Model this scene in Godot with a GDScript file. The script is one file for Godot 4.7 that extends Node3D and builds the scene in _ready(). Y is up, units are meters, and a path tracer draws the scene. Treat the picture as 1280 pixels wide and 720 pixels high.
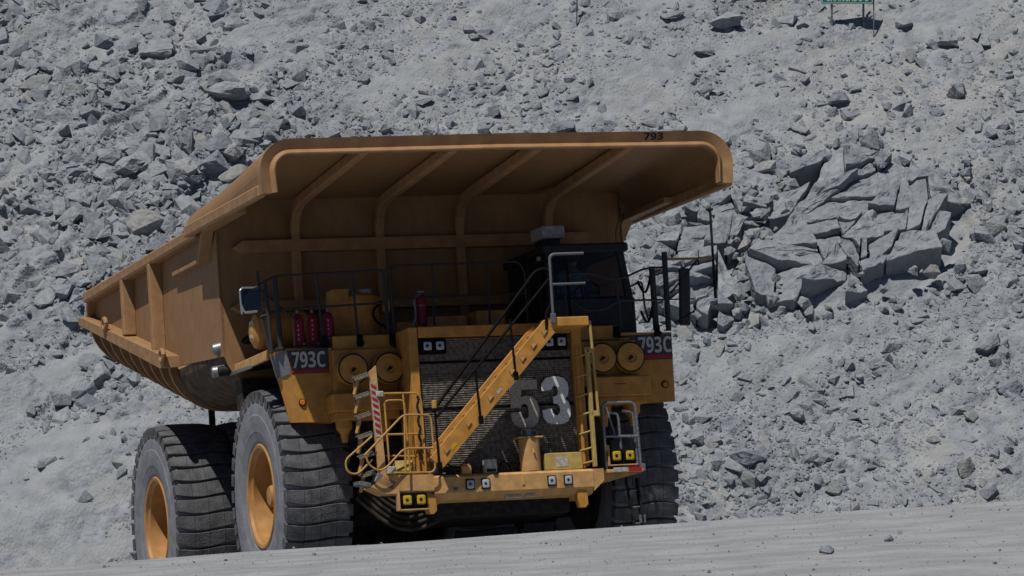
extends Node3D

var M := {}
var rng := RandomNumberGenerator.new()
var used := {}
const TH := 0.733038
var WO := Vector3(0, -2.8, -90)
var WE := Vector3(0, sin(TH), -cos(TH))
var WN := Vector3(0, cos(TH), sin(TH))
var TB := Basis.from_euler(Vector3(deg_to_rad(-6.467), deg_to_rad(18.173), deg_to_rad(1.992)), EULER_ORDER_YXZ)
var TP := Vector3(-0.858, -2.094, -74.704)

# ---------------------------------------------------------------- mesh builder
class MB:
	var v := PackedVector3Array()
	var n := PackedVector3Array()
	var c := PackedColorArray()
	var col := Color(1, 1, 1)
	func tri(a: Vector3, b: Vector3, d: Vector3) -> void:
		var k := (b - a).cross(d - a)
		if k.length_squared() < 1e-16: return
		k = k.normalized()
		v.append(a); v.append(d); v.append(b)
		n.append(k); n.append(k); n.append(k)
		c.append(col); c.append(col); c.append(col)
	func tri_n(a: Vector3, b: Vector3, d: Vector3, na: Vector3, nb: Vector3, nd: Vector3) -> void:
		v.append(a); v.append(d); v.append(b)
		n.append(na); n.append(nd); n.append(nb)
		c.append(col); c.append(col); c.append(col)
	func quad(a: Vector3, b: Vector3, d: Vector3, e: Vector3) -> void:
		tri(a, b, d); tri(a, d, e)
	func box(ctr: Vector3, size: Vector3, bas := Basis.IDENTITY, bev := 0.012) -> void:
		var h := size * 0.5
		var e: float = minf(bev, minf(h.x, minf(h.y, h.z)) * 0.45)
		var P := func(s: Vector3, ax: int) -> Vector3:
			var q := Vector3(s.x * h.x, s.y * h.y, s.z * h.z)
			for k in 3:
				if k != ax: q[k] -= s[k] * e
			return ctr + bas * q
		for ax in 3:
			var b: int = (ax + 1) % 3
			var d: int = (ax + 2) % 3
			for sg in [-1.0, 1.0]:
				var pts: Array[Vector3] = []
				for q in [[-1.0, -1.0], [1.0, -1.0], [1.0, 1.0], [-1.0, 1.0]]:
					var s := Vector3.ZERO
					s[ax] = sg; s[b] = q[0]; s[d] = q[1]
					pts.append(P.call(s, ax))
				if sg > 0: quad(pts[0], pts[1], pts[2], pts[3])
				else: quad(pts[3], pts[2], pts[1], pts[0])
		for ax in 3:   # edges along ax
			var b: int = (ax + 1) % 3
			var d: int = (ax + 2) % 3
			for q in [[-1.0, -1.0], [1.0, -1.0], [1.0, 1.0], [-1.0, 1.0]]:
				var s0 := Vector3.ZERO
				s0[ax] = -1.0; s0[b] = q[0]; s0[d] = q[1]
				var s1 := s0
				s1[ax] = 1.0
				var a0: Vector3 = P.call(s0, b)
				var a1: Vector3 = P.call(s1, b)
				var b1: Vector3 = P.call(s1, d)
				var b0: Vector3 = P.call(s0, d)
				if q[0] * q[1] > 0: quad(a0, b0, b1, a1)
				else: quad(a0, a1, b1, b0)
		for sx in [-1.0, 1.0]:
			for sy in [-1.0, 1.0]:
				for sz in [-1.0, 1.0]:
					var s := Vector3(sx, sy, sz)
					var a: Vector3 = P.call(s, 0)
					var b: Vector3 = P.call(s, 1)
					var d: Vector3 = P.call(s, 2)
					if sx * sy * sz > 0: tri(a, b, d)
					else: tri(a, d, b)
	func bar(a: Vector3, b: Vector3, w: float, h: float, up := Vector3.UP, bev := 0.008) -> void:
		var z := (b - a)
		var l := z.length()
		z = z / l
		var x := up.cross(z)
		if x.length() < 0.01: x = Vector3.RIGHT.cross(z)
		x = x.normalized()
		box((a + b) * 0.5, Vector3(w, h, l), Basis(x, z.cross(x), z), bev)
	func tube(pts: Array, r: float, seg := 8) -> void:
		var m := pts.size()
		var t0: Vector3 = (pts[1] - pts[0]).normalized()
		var u: Vector3 = t0.cross(Vector3.UP if absf(t0.y) < 0.9 else Vector3.RIGHT).normalized()
		var pv: Array = []
		var pn: Array = []
		for i in m:
			var t: Vector3
			if i == 0: t = t0
			elif i == m - 1: t = (pts[i] - pts[i - 1]).normalized()
			else: t = ((pts[i] - pts[i - 1]).normalized() + (pts[i + 1] - pts[i]).normalized()).normalized()
			u = (u - t * u.dot(t)).normalized()
			var w := t.cross(u)
			var rv: Array[Vector3] = []
			var rn: Array[Vector3] = []
			for k in seg:
				var a := TAU * k / seg
				var d := u * cos(a) + w * sin(a)
				rn.append(d); rv.append(pts[i] + d * r)
			if i > 0:
				for k in seg:
					var k2 := (k + 1) % seg
					tri_n(pv[k], pv[k2], rv[k2], pn[k], pn[k2], rn[k2])
					tri_n(pv[k], rv[k2], rv[k], pn[k], rn[k2], rn[k])
			if i == 0 or i == m - 1:
				for k in range(1, seg - 1):
					if i == 0: tri(rv[0], rv[k + 1], rv[k])
					else: tri(rv[0], rv[k], rv[k + 1])
			pv = rv; pn = rn
	# profile: Vector2(radius, height along axis), order such that outside is on the right going up
	func lathe(prof: Array, ctr: Vector3, bas: Basis, seg := 24, smooth := true) -> void:
		for i in prof.size() - 1:
			var p: Vector2 = prof[i]
			var q: Vector2 = prof[i + 1]
			var e := (q - p).normalized()
			for k in seg:
				var a0 := TAU * k / seg
				var a1 := TAU * (k + 1) / seg
				var d0 := Vector3(cos(a0), 0, -sin(a0))
				var d1 := Vector3(cos(a1), 0, -sin(a1))
				var A := ctr + bas * (d0 * p.x + Vector3.UP * p.y)
				var B := ctr + bas * (d1 * p.x + Vector3.UP * p.y)
				var C := ctr + bas * (d1 * q.x + Vector3.UP * q.y)
				var D := ctr + bas * (d0 * q.x + Vector3.UP * q.y)
				if smooth:
					var n0 := bas * (d0 * e.y - Vector3.UP * e.x)
					var n1 := bas * (d1 * e.y - Vector3.UP * e.x)
					if p.x > 1e-5: tri_n(A, B, C, n0, n1, n1)
					if q.x > 1e-5: tri_n(A, C, D, n0, n1, n0)
				else:
					quad(A, B, C, D)
	func cyl(a: Vector3, b: Vector3, r: float, seg := 16, bev := 0.01) -> void:
		var y := (b - a)
		var l := y.length()
		y = y / l
		var x := y.cross(Vector3.UP if absf(y.y) < 0.9 else Vector3.RIGHT).normalized()
		lathe([Vector2(0, 0), Vector2(r - bev, 0), Vector2(r, bev), Vector2(r, l - bev), Vector2(r - bev, l), Vector2(0, l)], a, Basis(x, y, x.cross(y)), seg)
	# poly in the plane (ex, ey) at org, extruded from z0 to z1 along ez
	func prism(poly: PackedVector2Array, org: Vector3, ex: Vector3, ey: Vector3, ez: Vector3, z0: float, z1: float) -> void:
		var pl := poly
		if Geometry2D.is_polygon_clockwise(pl):
			pl = pl.duplicate(); pl.reverse()
		var flip := ex.cross(ey).dot(ez) < 0
		var ix := Geometry2D.triangulate_polygon(pl)
		for i in range(0, ix.size(), 3):
			var a := pl[ix[i]]
			var b := pl[ix[i + 1]]
			var d := pl[ix[i + 2]]
			if (b - a).cross(d - a) < 0:
				var tmp := b
				b = d; d = tmp
			for top in [true, false]:
				var z: float = z1 if top else z0
				var A := org + ex * a.x + ey * a.y + ez * z
				var B := org + ex * b.x + ey * b.y + ez * z
				var C := org + ex * d.x + ey * d.y + ez * z
				if top != flip: tri(A, B, C)
				else: tri(A, C, B)
		for i in pl.size():
			var a := pl[i]
			var b := pl[(i + 1) % pl.size()]
			var A := org + ex * a.x + ey * a.y
			var B := org + ex * b.x + ey * b.y
			if not flip: quad(A + ez * z0, B + ez * z0, B + ez * z1, A + ez * z1)
			else: quad(B + ez * z0, A + ez * z0, A + ez * z1, B + ez * z1)
	func mesh(mat: Material, use_col := false) -> ArrayMesh:
		var am := ArrayMesh.new()
		var arr := []
		arr.resize(Mesh.ARRAY_MAX)
		arr[Mesh.ARRAY_VERTEX] = v
		arr[Mesh.ARRAY_NORMAL] = n
		if use_col: arr[Mesh.ARRAY_COLOR] = c
		am.add_surface_from_arrays(Mesh.PRIMITIVE_TRIANGLES, arr)
		am.surface_set_material(0, mat)
		return am

func put(called: String, mb: MB, mat: Material, parent: Node, use_col := false) -> MeshInstance3D:
	var o := MeshInstance3D.new()
	o.name = numbered(called, parent)
	o.mesh = mb.mesh(mat, use_col)
	parent.add_child(o, true)
	return o

func putm(called: String, mesh: Mesh, parent: Node, xf := Transform3D.IDENTITY) -> MeshInstance3D:
	var o := MeshInstance3D.new()
	o.name = numbered(called, parent)
	o.mesh = mesh
	o.transform = xf
	parent.add_child(o, true)
	return o

func numbered(called: String, parent: Node) -> String:
	var key := str(parent.get_instance_id()) + "/" + called
	var k: int = used.get(key, -1) + 1
	used[key] = k
	return called if k == 0 else "%s_%03d" % [called, k]

func node(called: String, parent: Node, at := Vector3.ZERO) -> Node3D:
	var o := Node3D.new()
	o.name = numbered(called, parent)
	parent.add_child(o, true)
	o.position = at
	return o

func tag(o: Node, label: String, category := "", group := "", kind := "") -> void:
	if label: o.set_meta("label", label)
	if category: o.set_meta("category", category)
	if group: o.set_meta("group", group)
	if kind: o.set_meta("kind", kind)

func V(x: float, y: float, z: float) -> Vector3: return Vector3(x, y, z)

# polyline with rounded corners
func rounded(p: Array, r: float) -> Array:
	var o: Array = [p[0]]
	for i in range(1, p.size() - 1):
		var a: Vector3 = p[i - 1] - p[i]
		var b: Vector3 = p[i + 1] - p[i]
		var k: float = minf(r, minf(a.length(), b.length()) * 0.48)
		var s: Vector3 = p[i] + a.normalized() * k
		var e: Vector3 = p[i] + b.normalized() * k
		for t in 5:
			var f := t / 4.0
			o.append(s.lerp(p[i], f).lerp((p[i] as Vector3).lerp(e, f), f))
	o.append(p[p.size() - 1])
	return o

# ---------------------------------------------------------------- textures, materials
func ntex(sd: int, freq: float, c0: Color, c1: Color, oct := 4, contrast := 1.0, size := 512, sd2 := -1, freq2 := 0.0, amt2 := 0.0) -> ImageTexture:
	var nz := FastNoiseLite.new()
	nz.seed = sd; nz.frequency = freq; nz.noise_type = FastNoiseLite.TYPE_SIMPLEX_SMOOTH
	nz.fractal_type = FastNoiseLite.FRACTAL_FBM; nz.fractal_octaves = oct
	var d := nz.get_seamless_image(size, size).get_data()
	var d2 := PackedByteArray()
	if sd2 >= 0:
		nz.seed = sd2; nz.frequency = freq2; nz.fractal_octaves = 2
		d2 = nz.get_seamless_image(size, size).get_data()
	var o := PackedByteArray()
	o.resize(size * size * 3)
	for i in size * size:
		var f := clampf((d[i] / 255.0 - 0.5) * contrast + 0.5, 0, 1)
		if sd2 >= 0: f = clampf(f + (d2[i] / 255.0 - 0.5) * amt2, 0, 1)
		o[i * 3] = int(255 * lerpf(c0.r, c1.r, f))
		o[i * 3 + 1] = int(255 * lerpf(c0.g, c1.g, f))
		o[i * 3 + 2] = int(255 * lerpf(c0.b, c1.b, f))
	return ImageTexture.create_from_image(Image.create_from_data(size, size, false, Image.FORMAT_RGB8, o))

func nmap(sd: int, freq: float, oct: int, scale: float, kind := 0) -> ImageTexture:
	var nz := FastNoiseLite.new()
	nz.seed = sd; nz.frequency = freq
	nz.noise_type = FastNoiseLite.TYPE_SIMPLEX_SMOOTH if kind == 0 else FastNoiseLite.TYPE_CELLULAR
	nz.fractal_type = FastNoiseLite.FRACTAL_FBM; nz.fractal_octaves = oct
	var im := nz.get_seamless_image(512, 512)
	im.bump_map_to_normal_map(scale)
	return ImageTexture.create_from_image(im)

func mat(albedo: Color, rough: float, metal := 0.0, tex: Texture2D = null, nrm: Texture2D = null, scale := 1.0, nscale := 1.0, world := false) -> StandardMaterial3D:
	var m := StandardMaterial3D.new()
	m.albedo_color = albedo
	m.roughness = rough
	m.metallic = metal
	m.metallic_specular = 0.4
	if tex or nrm:
		m.uv1_triplanar = true
		m.uv1_world_triplanar = world
		m.uv1_scale = Vector3.ONE * scale
	if tex: m.albedo_texture = tex
	if nrm:
		m.normal_enabled = true
		m.normal_texture = nrm
		m.normal_scale = nscale
	return m

func lin(r: float, g: float, b: float) -> Color: return Color(r, g, b).linear_to_srgb()

func make_materials() -> void:
	var rock_t := ntex(3, 0.012, Color(0.80, 0.81, 0.825), Color(1, 1, 1), 6, 1.5, 512, 9, 0.12, 0.35)
	var rock_n := nmap(5, 0.02, 6, 14.0)
	M.rock = mat(Color(1, 1, 1), 0.93, 0.0, rock_t, rock_n, 0.55, 0.9)
	M.rock.vertex_color_use_as_albedo = true
	M.rock.metallic_specular = 0.2
	M.slope = mat(Color(1, 1, 1), 0.95, 0.0, ntex(4, 0.02, Color(0.84, 0.845, 0.855), Color(1, 1, 1), 6, 1.4, 512, 10, 0.3, 0.35), nmap(15, 0.11, 5, 9.0), 0.19, 0.4, true)
	M.slope.vertex_color_use_as_albedo = true
	M.slope.metallic_specular = 0.2
	M.road = mat(lin(0.305, 0.317, 0.330), 0.95, 0.0, ntex(21, 0.006, Color(0.88, 0.88, 0.885), Color(1, 1, 1), 6, 1.5, 512, 33, 0.2, 0.3), nmap(8, 0.05, 5, 8.0), 0.22, 0.35, true)
	M.road.metallic_specular = 0.2
	# dusty yellow paint
	var paint_t := ntex(41, 0.009, Color(0.86, 0.865, 0.89), Color(1, 1, 1), 6, 1.4, 512, 43, 0.13, 0.5)
	var body_t := ntex(45, 0.012, Color(0.91, 0.905, 0.905), Color(1, 1, 1), 6, 1.3, 512, 46, 0.1, 0.4)
	var paint_n := nmap(44, 0.01, 4, 1.6)
	M.body = mat(lin(0.272, 0.155, 0.070), 0.62, 0.0, body_t, paint_n, 0.5, 0.35)
	M.body.uv1_scale = Vector3(0.7, 0.30, 0.7)
	M.bodyrib = mat(lin(0.350, 0.200, 0.092), 0.62, 0.0, paint_t, paint_n, 0.6, 0.4)
	M.yellow = mat(lin(0.50, 0.242, 0.050), 0.5, 0.0, paint_t, paint_n, 0.8, 0.3)
	M.dusty = mat(lin(0.53, 0.305, 0.115), 0.65, 0.0, paint_t, paint_n, 0.9, 0.4)
	M.rail_y = mat(lin(0.48, 0.27, 0.06), 0.5, 0.0, paint_t, null, 1.0)
	M.pale_y = mat(lin(0.441, 0.327, 0.099), 0.55, 0.0, paint_t, null, 1.0)
	M.rim = mat(lin(0.45, 0.232, 0.075), 0.55, 0.0, paint_t, paint_n, 0.7, 0.3)
	M.black = mat(lin(0.012, 0.013, 0.015), 0.5, 0.0, ntex(61, 0.02, Color(0.6, 0.6, 0.6), Color(1, 1, 1), 4, 1.4), null, 0.9)
	M.black.metallic_specular = 0.12
	M.dark_steel = mat(lin(0.023, 0.022, 0.021), 0.7, 0.2, ntex(62, 0.02, Color(0.5, 0.45, 0.4), Color(1, 1, 1), 4, 1.6), null, 0.6)
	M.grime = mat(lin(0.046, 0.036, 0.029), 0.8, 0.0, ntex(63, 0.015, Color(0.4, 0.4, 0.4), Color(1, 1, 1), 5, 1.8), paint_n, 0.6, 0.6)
	M.galv = mat(lin(0.319, 0.327, 0.342), 0.45, 0.6, ntex(64, 0.03, Color(0.7, 0.7, 0.7), Color(1, 1, 1), 4, 1.4), null, 1.2)
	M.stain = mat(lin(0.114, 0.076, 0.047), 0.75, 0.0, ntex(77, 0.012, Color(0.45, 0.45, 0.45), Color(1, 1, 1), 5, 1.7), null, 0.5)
	M.dull = mat(lin(0.42, 0.39, 0.34), 0.7, 0.0, ntex(78, 0.03, Color(0.8, 0.8, 0.8), Color(1, 1, 1), 5, 1.4), null, 1.0)
	M.rail_grey = mat(lin(0.11, 0.115, 0.12), 0.55, 0.2)
	M.decal_side = mat(lin(0.17, 0.18, 0.205), 0.6, 0.0, ntex(79, 0.02, Color(0.8, 0.8, 0.8), Color(1, 1, 1), 4, 1.4), null, 1.0)
	M.rail_dark = mat(lin(0.028, 0.029, 0.033), 0.5)
	M.cab = mat(lin(0.022, 0.024, 0.028), 0.4, 0.0, ntex(80, 0.02, Color(0.7, 0.7, 0.7), Color(1, 1, 1), 4, 1.3), null, 0.8)
	M.worn = mat(lin(0.228, 0.205, 0.175), 0.6, 0.1, ntex(76, 0.03, Color(0.6, 0.55, 0.5), Color(1, 1, 1), 4, 1.6), null, 1.5)
	M.silver = mat(lin(0.70, 0.71, 0.73), 0.6, 0.1, ntex(65, 0.03, Color(0.85, 0.85, 0.85), Color(1, 1, 1), 5, 1.7), paint_n, 1.3, 0.5)
	M.rubber = mat(lin(0.112, 0.115, 0.124), 0.85, 0.0, ntex(66, 0.01, Color(0.72, 0.72, 0.73), Color(1, 1, 1), 6, 1.7, 512, 67, 0.1, 0.4), nmap(68, 0.06, 4, 4.0), 0.7, 0.6)
	M.sidewall = mat(lin(0.215, 0.224, 0.252), 0.9, 0.0, ntex(69, 0.01, Color(0.88, 0.88, 0.88), Color(1, 1, 1), 6, 1.7, 512, 70, 0.1, 0.15), nmap(68, 0.06, 4, 4.0), 0.6, 0.25)
	M.mesh = mat(lin(0.32, 0.295, 0.26), 0.7, 0.0, ntex(71, 0.02, Color(0.6, 0.58, 0.55), Color(1, 1, 1), 4, 1.5), null, 1.0)
	M.decal = mat(lin(0.057, 0.059, 0.067), 0.5, 0.0, ntex(72, 0.02, Color(0.75, 0.75, 0.75), Color(1, 1, 1), 4, 1.3), null, 1.0)
	M.letter = mat(lin(0.471, 0.456, 0.433), 0.5)
	M.red = mat(lin(0.319, 0.015, 0.019), 0.5)
	M.magenta = mat(lin(0.274, 0.009, 0.034), 0.35, 0.0, ntex(73, 0.03, Color(0.75, 0.75, 0.75), Color(1, 1, 1), 4, 1.3), null, 1.0)
	M.white = mat(lin(0.471, 0.464, 0.441), 0.55, 0.0, ntex(74, 0.02, Color(0.75, 0.74, 0.7), Color(1, 1, 1), 4, 1.5), null, 1.0)
	M.lens = mat(lin(0.36, 0.39, 0.43), 0.12)
	M.lens.metallic_specular = 0.8
	M.lens_y = mat(lin(0.46, 0.31, 0.02), 0.2)
	M.amber = mat(lin(0.494, 0.167, 0.015), 0.25)
	M.mirror = mat(lin(0.046, 0.061, 0.084), 0.08, 0.9)
	M.chrome = mat(lin(0.471, 0.471, 0.471), 0.3, 0.8)
	M.green = mat(lin(0.008, 0.122, 0.099), 0.6)
	M.sign_w = mat(lin(0.380, 0.471, 0.441), 0.6)
	M.ac = mat(lin(0.55, 0.58, 0.61), 0.5, 0.0, ntex(75, 0.02, Color(0.8, 0.8, 0.8), Color(1, 1, 1), 4, 1.3), null, 1.0)
	M.glass = StandardMaterial3D.new()
	M.glass.albedo_color = Color(0.05, 0.055, 0.06, 0.28)
	M.glass.transparency = BaseMaterial3D.TRANSPARENCY_ALPHA
	M.glass.roughness = 0.05
	M.glass.metallic_specular = 0.3

# ---------------------------------------------------------------- rocks
func hull(pts: Array) -> Array:
	var tris: Array = []
	var m := pts.size()
	for i in m:
		for j in range(i + 1, m):
			for k in range(j + 1, m):
				var a: Vector3 = pts[i]
				var nn: Vector3 = (pts[j] - a).cross(pts[k] - a)
				var pos := 0
				var neg := 0
				for q in m:
					if q == i or q == j or q == k: continue
					if nn.dot(pts[q] - a) > 0: pos += 1
					else: neg += 1
					if pos > 0 and neg > 0: break
				if pos == 0: tris.append([pts[i], pts[j], pts[k]])
				elif neg == 0: tris.append([pts[i], pts[k], pts[j]])
	return tris

func rock_mesh(sd: int, np: int, blocky: float, subdiv: int, material: Material) -> ArrayMesh:
	var r := RandomNumberGenerator.new()
	r.seed = sd
	var pts: Array = []
	for i in np:
		var d := Vector3(r.randfn(), r.randfn(), r.randfn()).normalized()
		var mx: float = maxf(absf(d.x), maxf(absf(d.y), absf(d.z)))
		pts.append(d.lerp(d / mx, blocky) * r.randf_range(0.42, 0.52))
	var tris := hull(pts)
	var nz := FastNoiseLite.new()
	nz.seed = sd; nz.frequency = 2.2; nz.fractal_octaves = 3
	for s in subdiv:
		var nt: Array = []
		for t in tris:
			var a: Vector3 = t[0]
			var b: Vector3 = t[1]
			var d: Vector3 = t[2]
			var ab := (a + b) * 0.5
			var bd := (b + d) * 0.5
			var da := (d + a) * 0.5
			nt.append_array([[a, ab, da], [ab, b, bd], [da, bd, d], [ab, bd, da]])
		tris = nt
	var mb := MB.new()
	for t in tris:
		var q: Array = []
		for p in t:
			var e: Vector3 = p
			if subdiv > 0: e *= 1.0 + 0.16 * nz.get_noise_3dv(e * 1.5)
			q.append(e)
		mb.tri(q[0], q[1], q[2])
	return mb.mesh(material, false)

class Facets:
	var s: float
	var nx: int
	var ny: int
	var px := PackedFloat32Array()
	var py := PackedFloat32Array()
	var of := PackedFloat32Array()
	var gx := PackedFloat32Array()
	var gy := PackedFloat32Array()
	var h := 0.0
	var edge := 0.0
	var id := 0
	func _init(sd: int, cell: float, w: float, hh: float, tilt: float) -> void:
		var r := RandomNumberGenerator.new()
		r.seed = sd
		s = cell
		nx = int(w / s) + 4
		ny = int(hh / s) + 4
		for j in ny:
			for i in nx:
				px.append(i + r.randf()); py.append(j + r.randf())
				of.append(pow(r.randf(), 1.4))
				gx.append(r.randf_range(-tilt, tilt)); gy.append(r.randf_range(-tilt, tilt))
	func at(x: float, y: float) -> void:   # x, y >= 0 in metres
		var u := x / s + 1.0
		var w := y / s + 1.0
		var iu := int(u)
		var iw := int(w)
		var b1 := 99.0
		var b2 := 99.0
		var best := 0
		var second := 0
		for j in range(maxi(iw - 1, 0), mini(iw + 2, ny)):
			for i in range(maxi(iu - 1, 0), mini(iu + 2, nx)):
				var k := j * nx + i
				var dx := px[k] - u
				var dy := py[k] - w
				var d := dx * dx + dy * dy
				if d < b1:
					b2 = b1; b1 = d; second = best; best = k
				elif d < b2:
					b2 = d; second = k
		id = best
		edge = sqrt(b2) - sqrt(b1)
		h = of[best] + gx[best] * (u - px[best]) + gy[best] * (w - py[best])
		var ramp := 0.07 / s + 0.05
		if edge < ramp:
			var h2 := of[second] + gx[second] * (u - px[second]) + gy[second] * (w - py[second])
			h = lerpf((h + h2) * 0.5, h, edge / ramp)

var nA := FastNoiseLite.new()
var nB := FastNoiseLite.new()
var nC := FastNoiseLite.new()
var f1: Facets
var f2: Facets
var f3: Facets
var outs: Array = []
func make_outs() -> void:
	outs = [
		{"poly": PackedVector2Array([V2(5.2, 8.4), V2(6.4, 8.0), V2(7.6, 8.5), V2(8.9, 8.9), V2(9.7, 9.8), V2(10.3, 11.0), V2(9.9, 12.5), V2(9.0, 13.0), V2(7.9, 13.9), V2(6.3, 13.6), V2(5.9, 12.0), V2(5.4, 10.6), V2(5.0, 9.4)]),
			"seed": 25, "amin": 0.05, "amax": 1.4, "low": 0.12, "top": 14.0, "grad": 0.10, "tilt": 0.17, "step": 0.06, "rough": 0.06, "label": "fractured grey bedrock outcrop with big jointed blocks on the right of the slope"},
		{"poly": PackedVector2Array([V2(3.0, 8.2), V2(4.5, 7.5), V2(5.15, 8.3), V2(4.95, 9.4), V2(5.35, 10.6), V2(5.85, 12.0), V2(5.0, 12.3), V2(3.9, 11.8), V2(3.1, 10.3)]),
			"seed": 6, "amin": 0.06, "amax": 0.5, "low": 0.25, "top": 12.3, "grad": 0.09, "tilt": 0.25, "step": 0.10, "rough": 0.08, "label": "crumbling rock ledges behind the truck's right-hand mirror, beside the canopy end"},
	]
func V2(x: float, y: float) -> Vector2: return Vector2(x, y)

func bump(x: float, y: float, cx: float, cy: float, rx: float, ry: float) -> float:
	var a := (x - cx) / rx
	var b := (y - cy) / ry
	return exp(-(a * a + b * b))

# how blocky (0 dust and scree .. 1 big broken rock) the slope is here
func blockiness(x: float, w: float) -> float:
	var b := 0.12
	b += 0.55 * smoothstep(-3.5, -7.5, x) * smoothstep(3.0, 7.0, w)
	b += 0.55 * bump(x, w, -6.5, 12.5, 3.2, 2.6)
	b += 0.8 * bump(x, w, 4.2, 9.6, 1.6, 2.4)
	b += 0.5 * bump(x, w, 10.8, 10.5, 2.0, 2.0)
	b += 0.35 * bump(x, w, 10.6, 6.8, 1.3, 1.1)
	b += 0.3 * bump(x, w, 1.5, 14.0, 3.5, 0.8)
	b += 0.35 * bump(x, w, 5.6, 13.6, 0.9, 1.0)
	b += 0.4 * bump(x, w, 5.0, 3.2, 1.8, 1.2)
	b -= 0.5 * bump(x, w, -8.0, 17.8, 3.0, 1.0)
	return clampf(b + 0.22 * nB.get_noise_2d(x * 3.0, w * 3.0), 0.02, 1.0)

func dusty(x: float, w: float) -> float:
	var d := 0.35
	d += 0.5 * bump(x, w, 7.5, 16.2, 4.5, 2.2)
	d += 0.45 * bump(x, w, 0.0, 16.5, 4.0, 1.8)
	d += 0.5 * bump(x, w, 9.0, 7.2, 2.2, 0.8)
	d += 0.45 * bump(x, w, 6.5, 6.6, 2.5, 0.9)
	d += 0.5 * bump(x, w, -9.6, 3.0, 3.0, 3.0)
	d += 0.4 * bump(x, w, 9.5, 2.0, 3.0, 2.0)
	return d

var h_rock := 0.0
var h_dust := 0.0
var h_id := 0
func outside(x: float, w: float, out_poly: PackedVector2Array) -> float:   # signed distance: > 0 inside the outcrop
	var p := Vector2(x, w)
	var best := 9.0
	for i in out_poly.size():
		var q := Geometry2D.get_closest_point_to_segment(p, out_poly[i], out_poly[(i + 1) % out_poly.size()])
		best = minf(best, p.distance_to(q))
	return best if Geometry2D.is_point_in_polygon(p, out_poly) else -best

func slope_h(x: float, w: float) -> float:
	# diagonal axes: debris bands run down to the left
	var p := x * 0.82 + w * 0.57
	var q := -x * 0.57 + w * 0.82
	var wx := nC.get_noise_2d(x * 6.0, w * 6.0) * 0.35
	var wy := nC.get_noise_2d(x * 6.0 + 71.0, w * 6.0) * 0.35
	var b := blockiness(x, w)
	var base := nA.get_noise_2d(p * 0.5, q * 1.1) * 0.5 + nB.get_noise_2d(x * 2.0, w * 2.0) * 0.10
	f1.at(p * 0.75 + 30 + wx, q + 30 + wy)
	var r := b * (0.34 * f1.h)
	h_id = f1.id
	var e1 := f1.edge
	f2.at(p * 0.8 + 30 + wx * 0.6, q + 30 + wy * 0.6)
	r += (0.05 + 0.12 * b) * f2.h
	f3.at(p * 0.85 + 30 + wx * 0.3, q + 30 + wy * 0.3)
	r += (0.05 + 0.05 * b) * f3.h
	var fine := nC.get_noise_2d(x * 22.0, w * 22.0) * 0.02
	h_rock = base + r + fine
	var dl := dusty(x, w)
	h_dust = base + b * 0.22 + dl * 0.13 - 0.02 + nB.get_noise_2d(p * 5.0, q * 9.0) * 0.09 + nC.get_noise_2d(x * 30.0, w * 30.0) * 0.008
	var h := maxf(h_rock, h_dust)
	for oc in outs:
		var bb: Rect2 = oc.bb
		if bb.has_point(Vector2(x, w)):
			var o := outside(x, w, oc.poly)
			if o > 0.02: h = lerpf(minf(h, base + lift_at(oc, Vector2(x, w))), base + lift_at(oc, Vector2(x, w)) - 0.5, smoothstep(0.02, 0.35, o))
	return h

func wall_point(x: float, w: float, h: float) -> Vector3:
	return WO + Vector3(x, 0, 0) + WE * w + WN * h

var grid_h := PackedFloat32Array()
const GX0 := -15.0
const GW0 := -2.5
const GC := 0.05
const GNX := 601
const GNW := 481
func grid_height(x: float, w: float) -> float:
	var i := clampi(int((x - GX0) / GC), 0, GNX - 2)
	var j := clampi(int((w - GW0) / GC), 0, GNW - 2)
	return grid_h[j * GNX + i]

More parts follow.
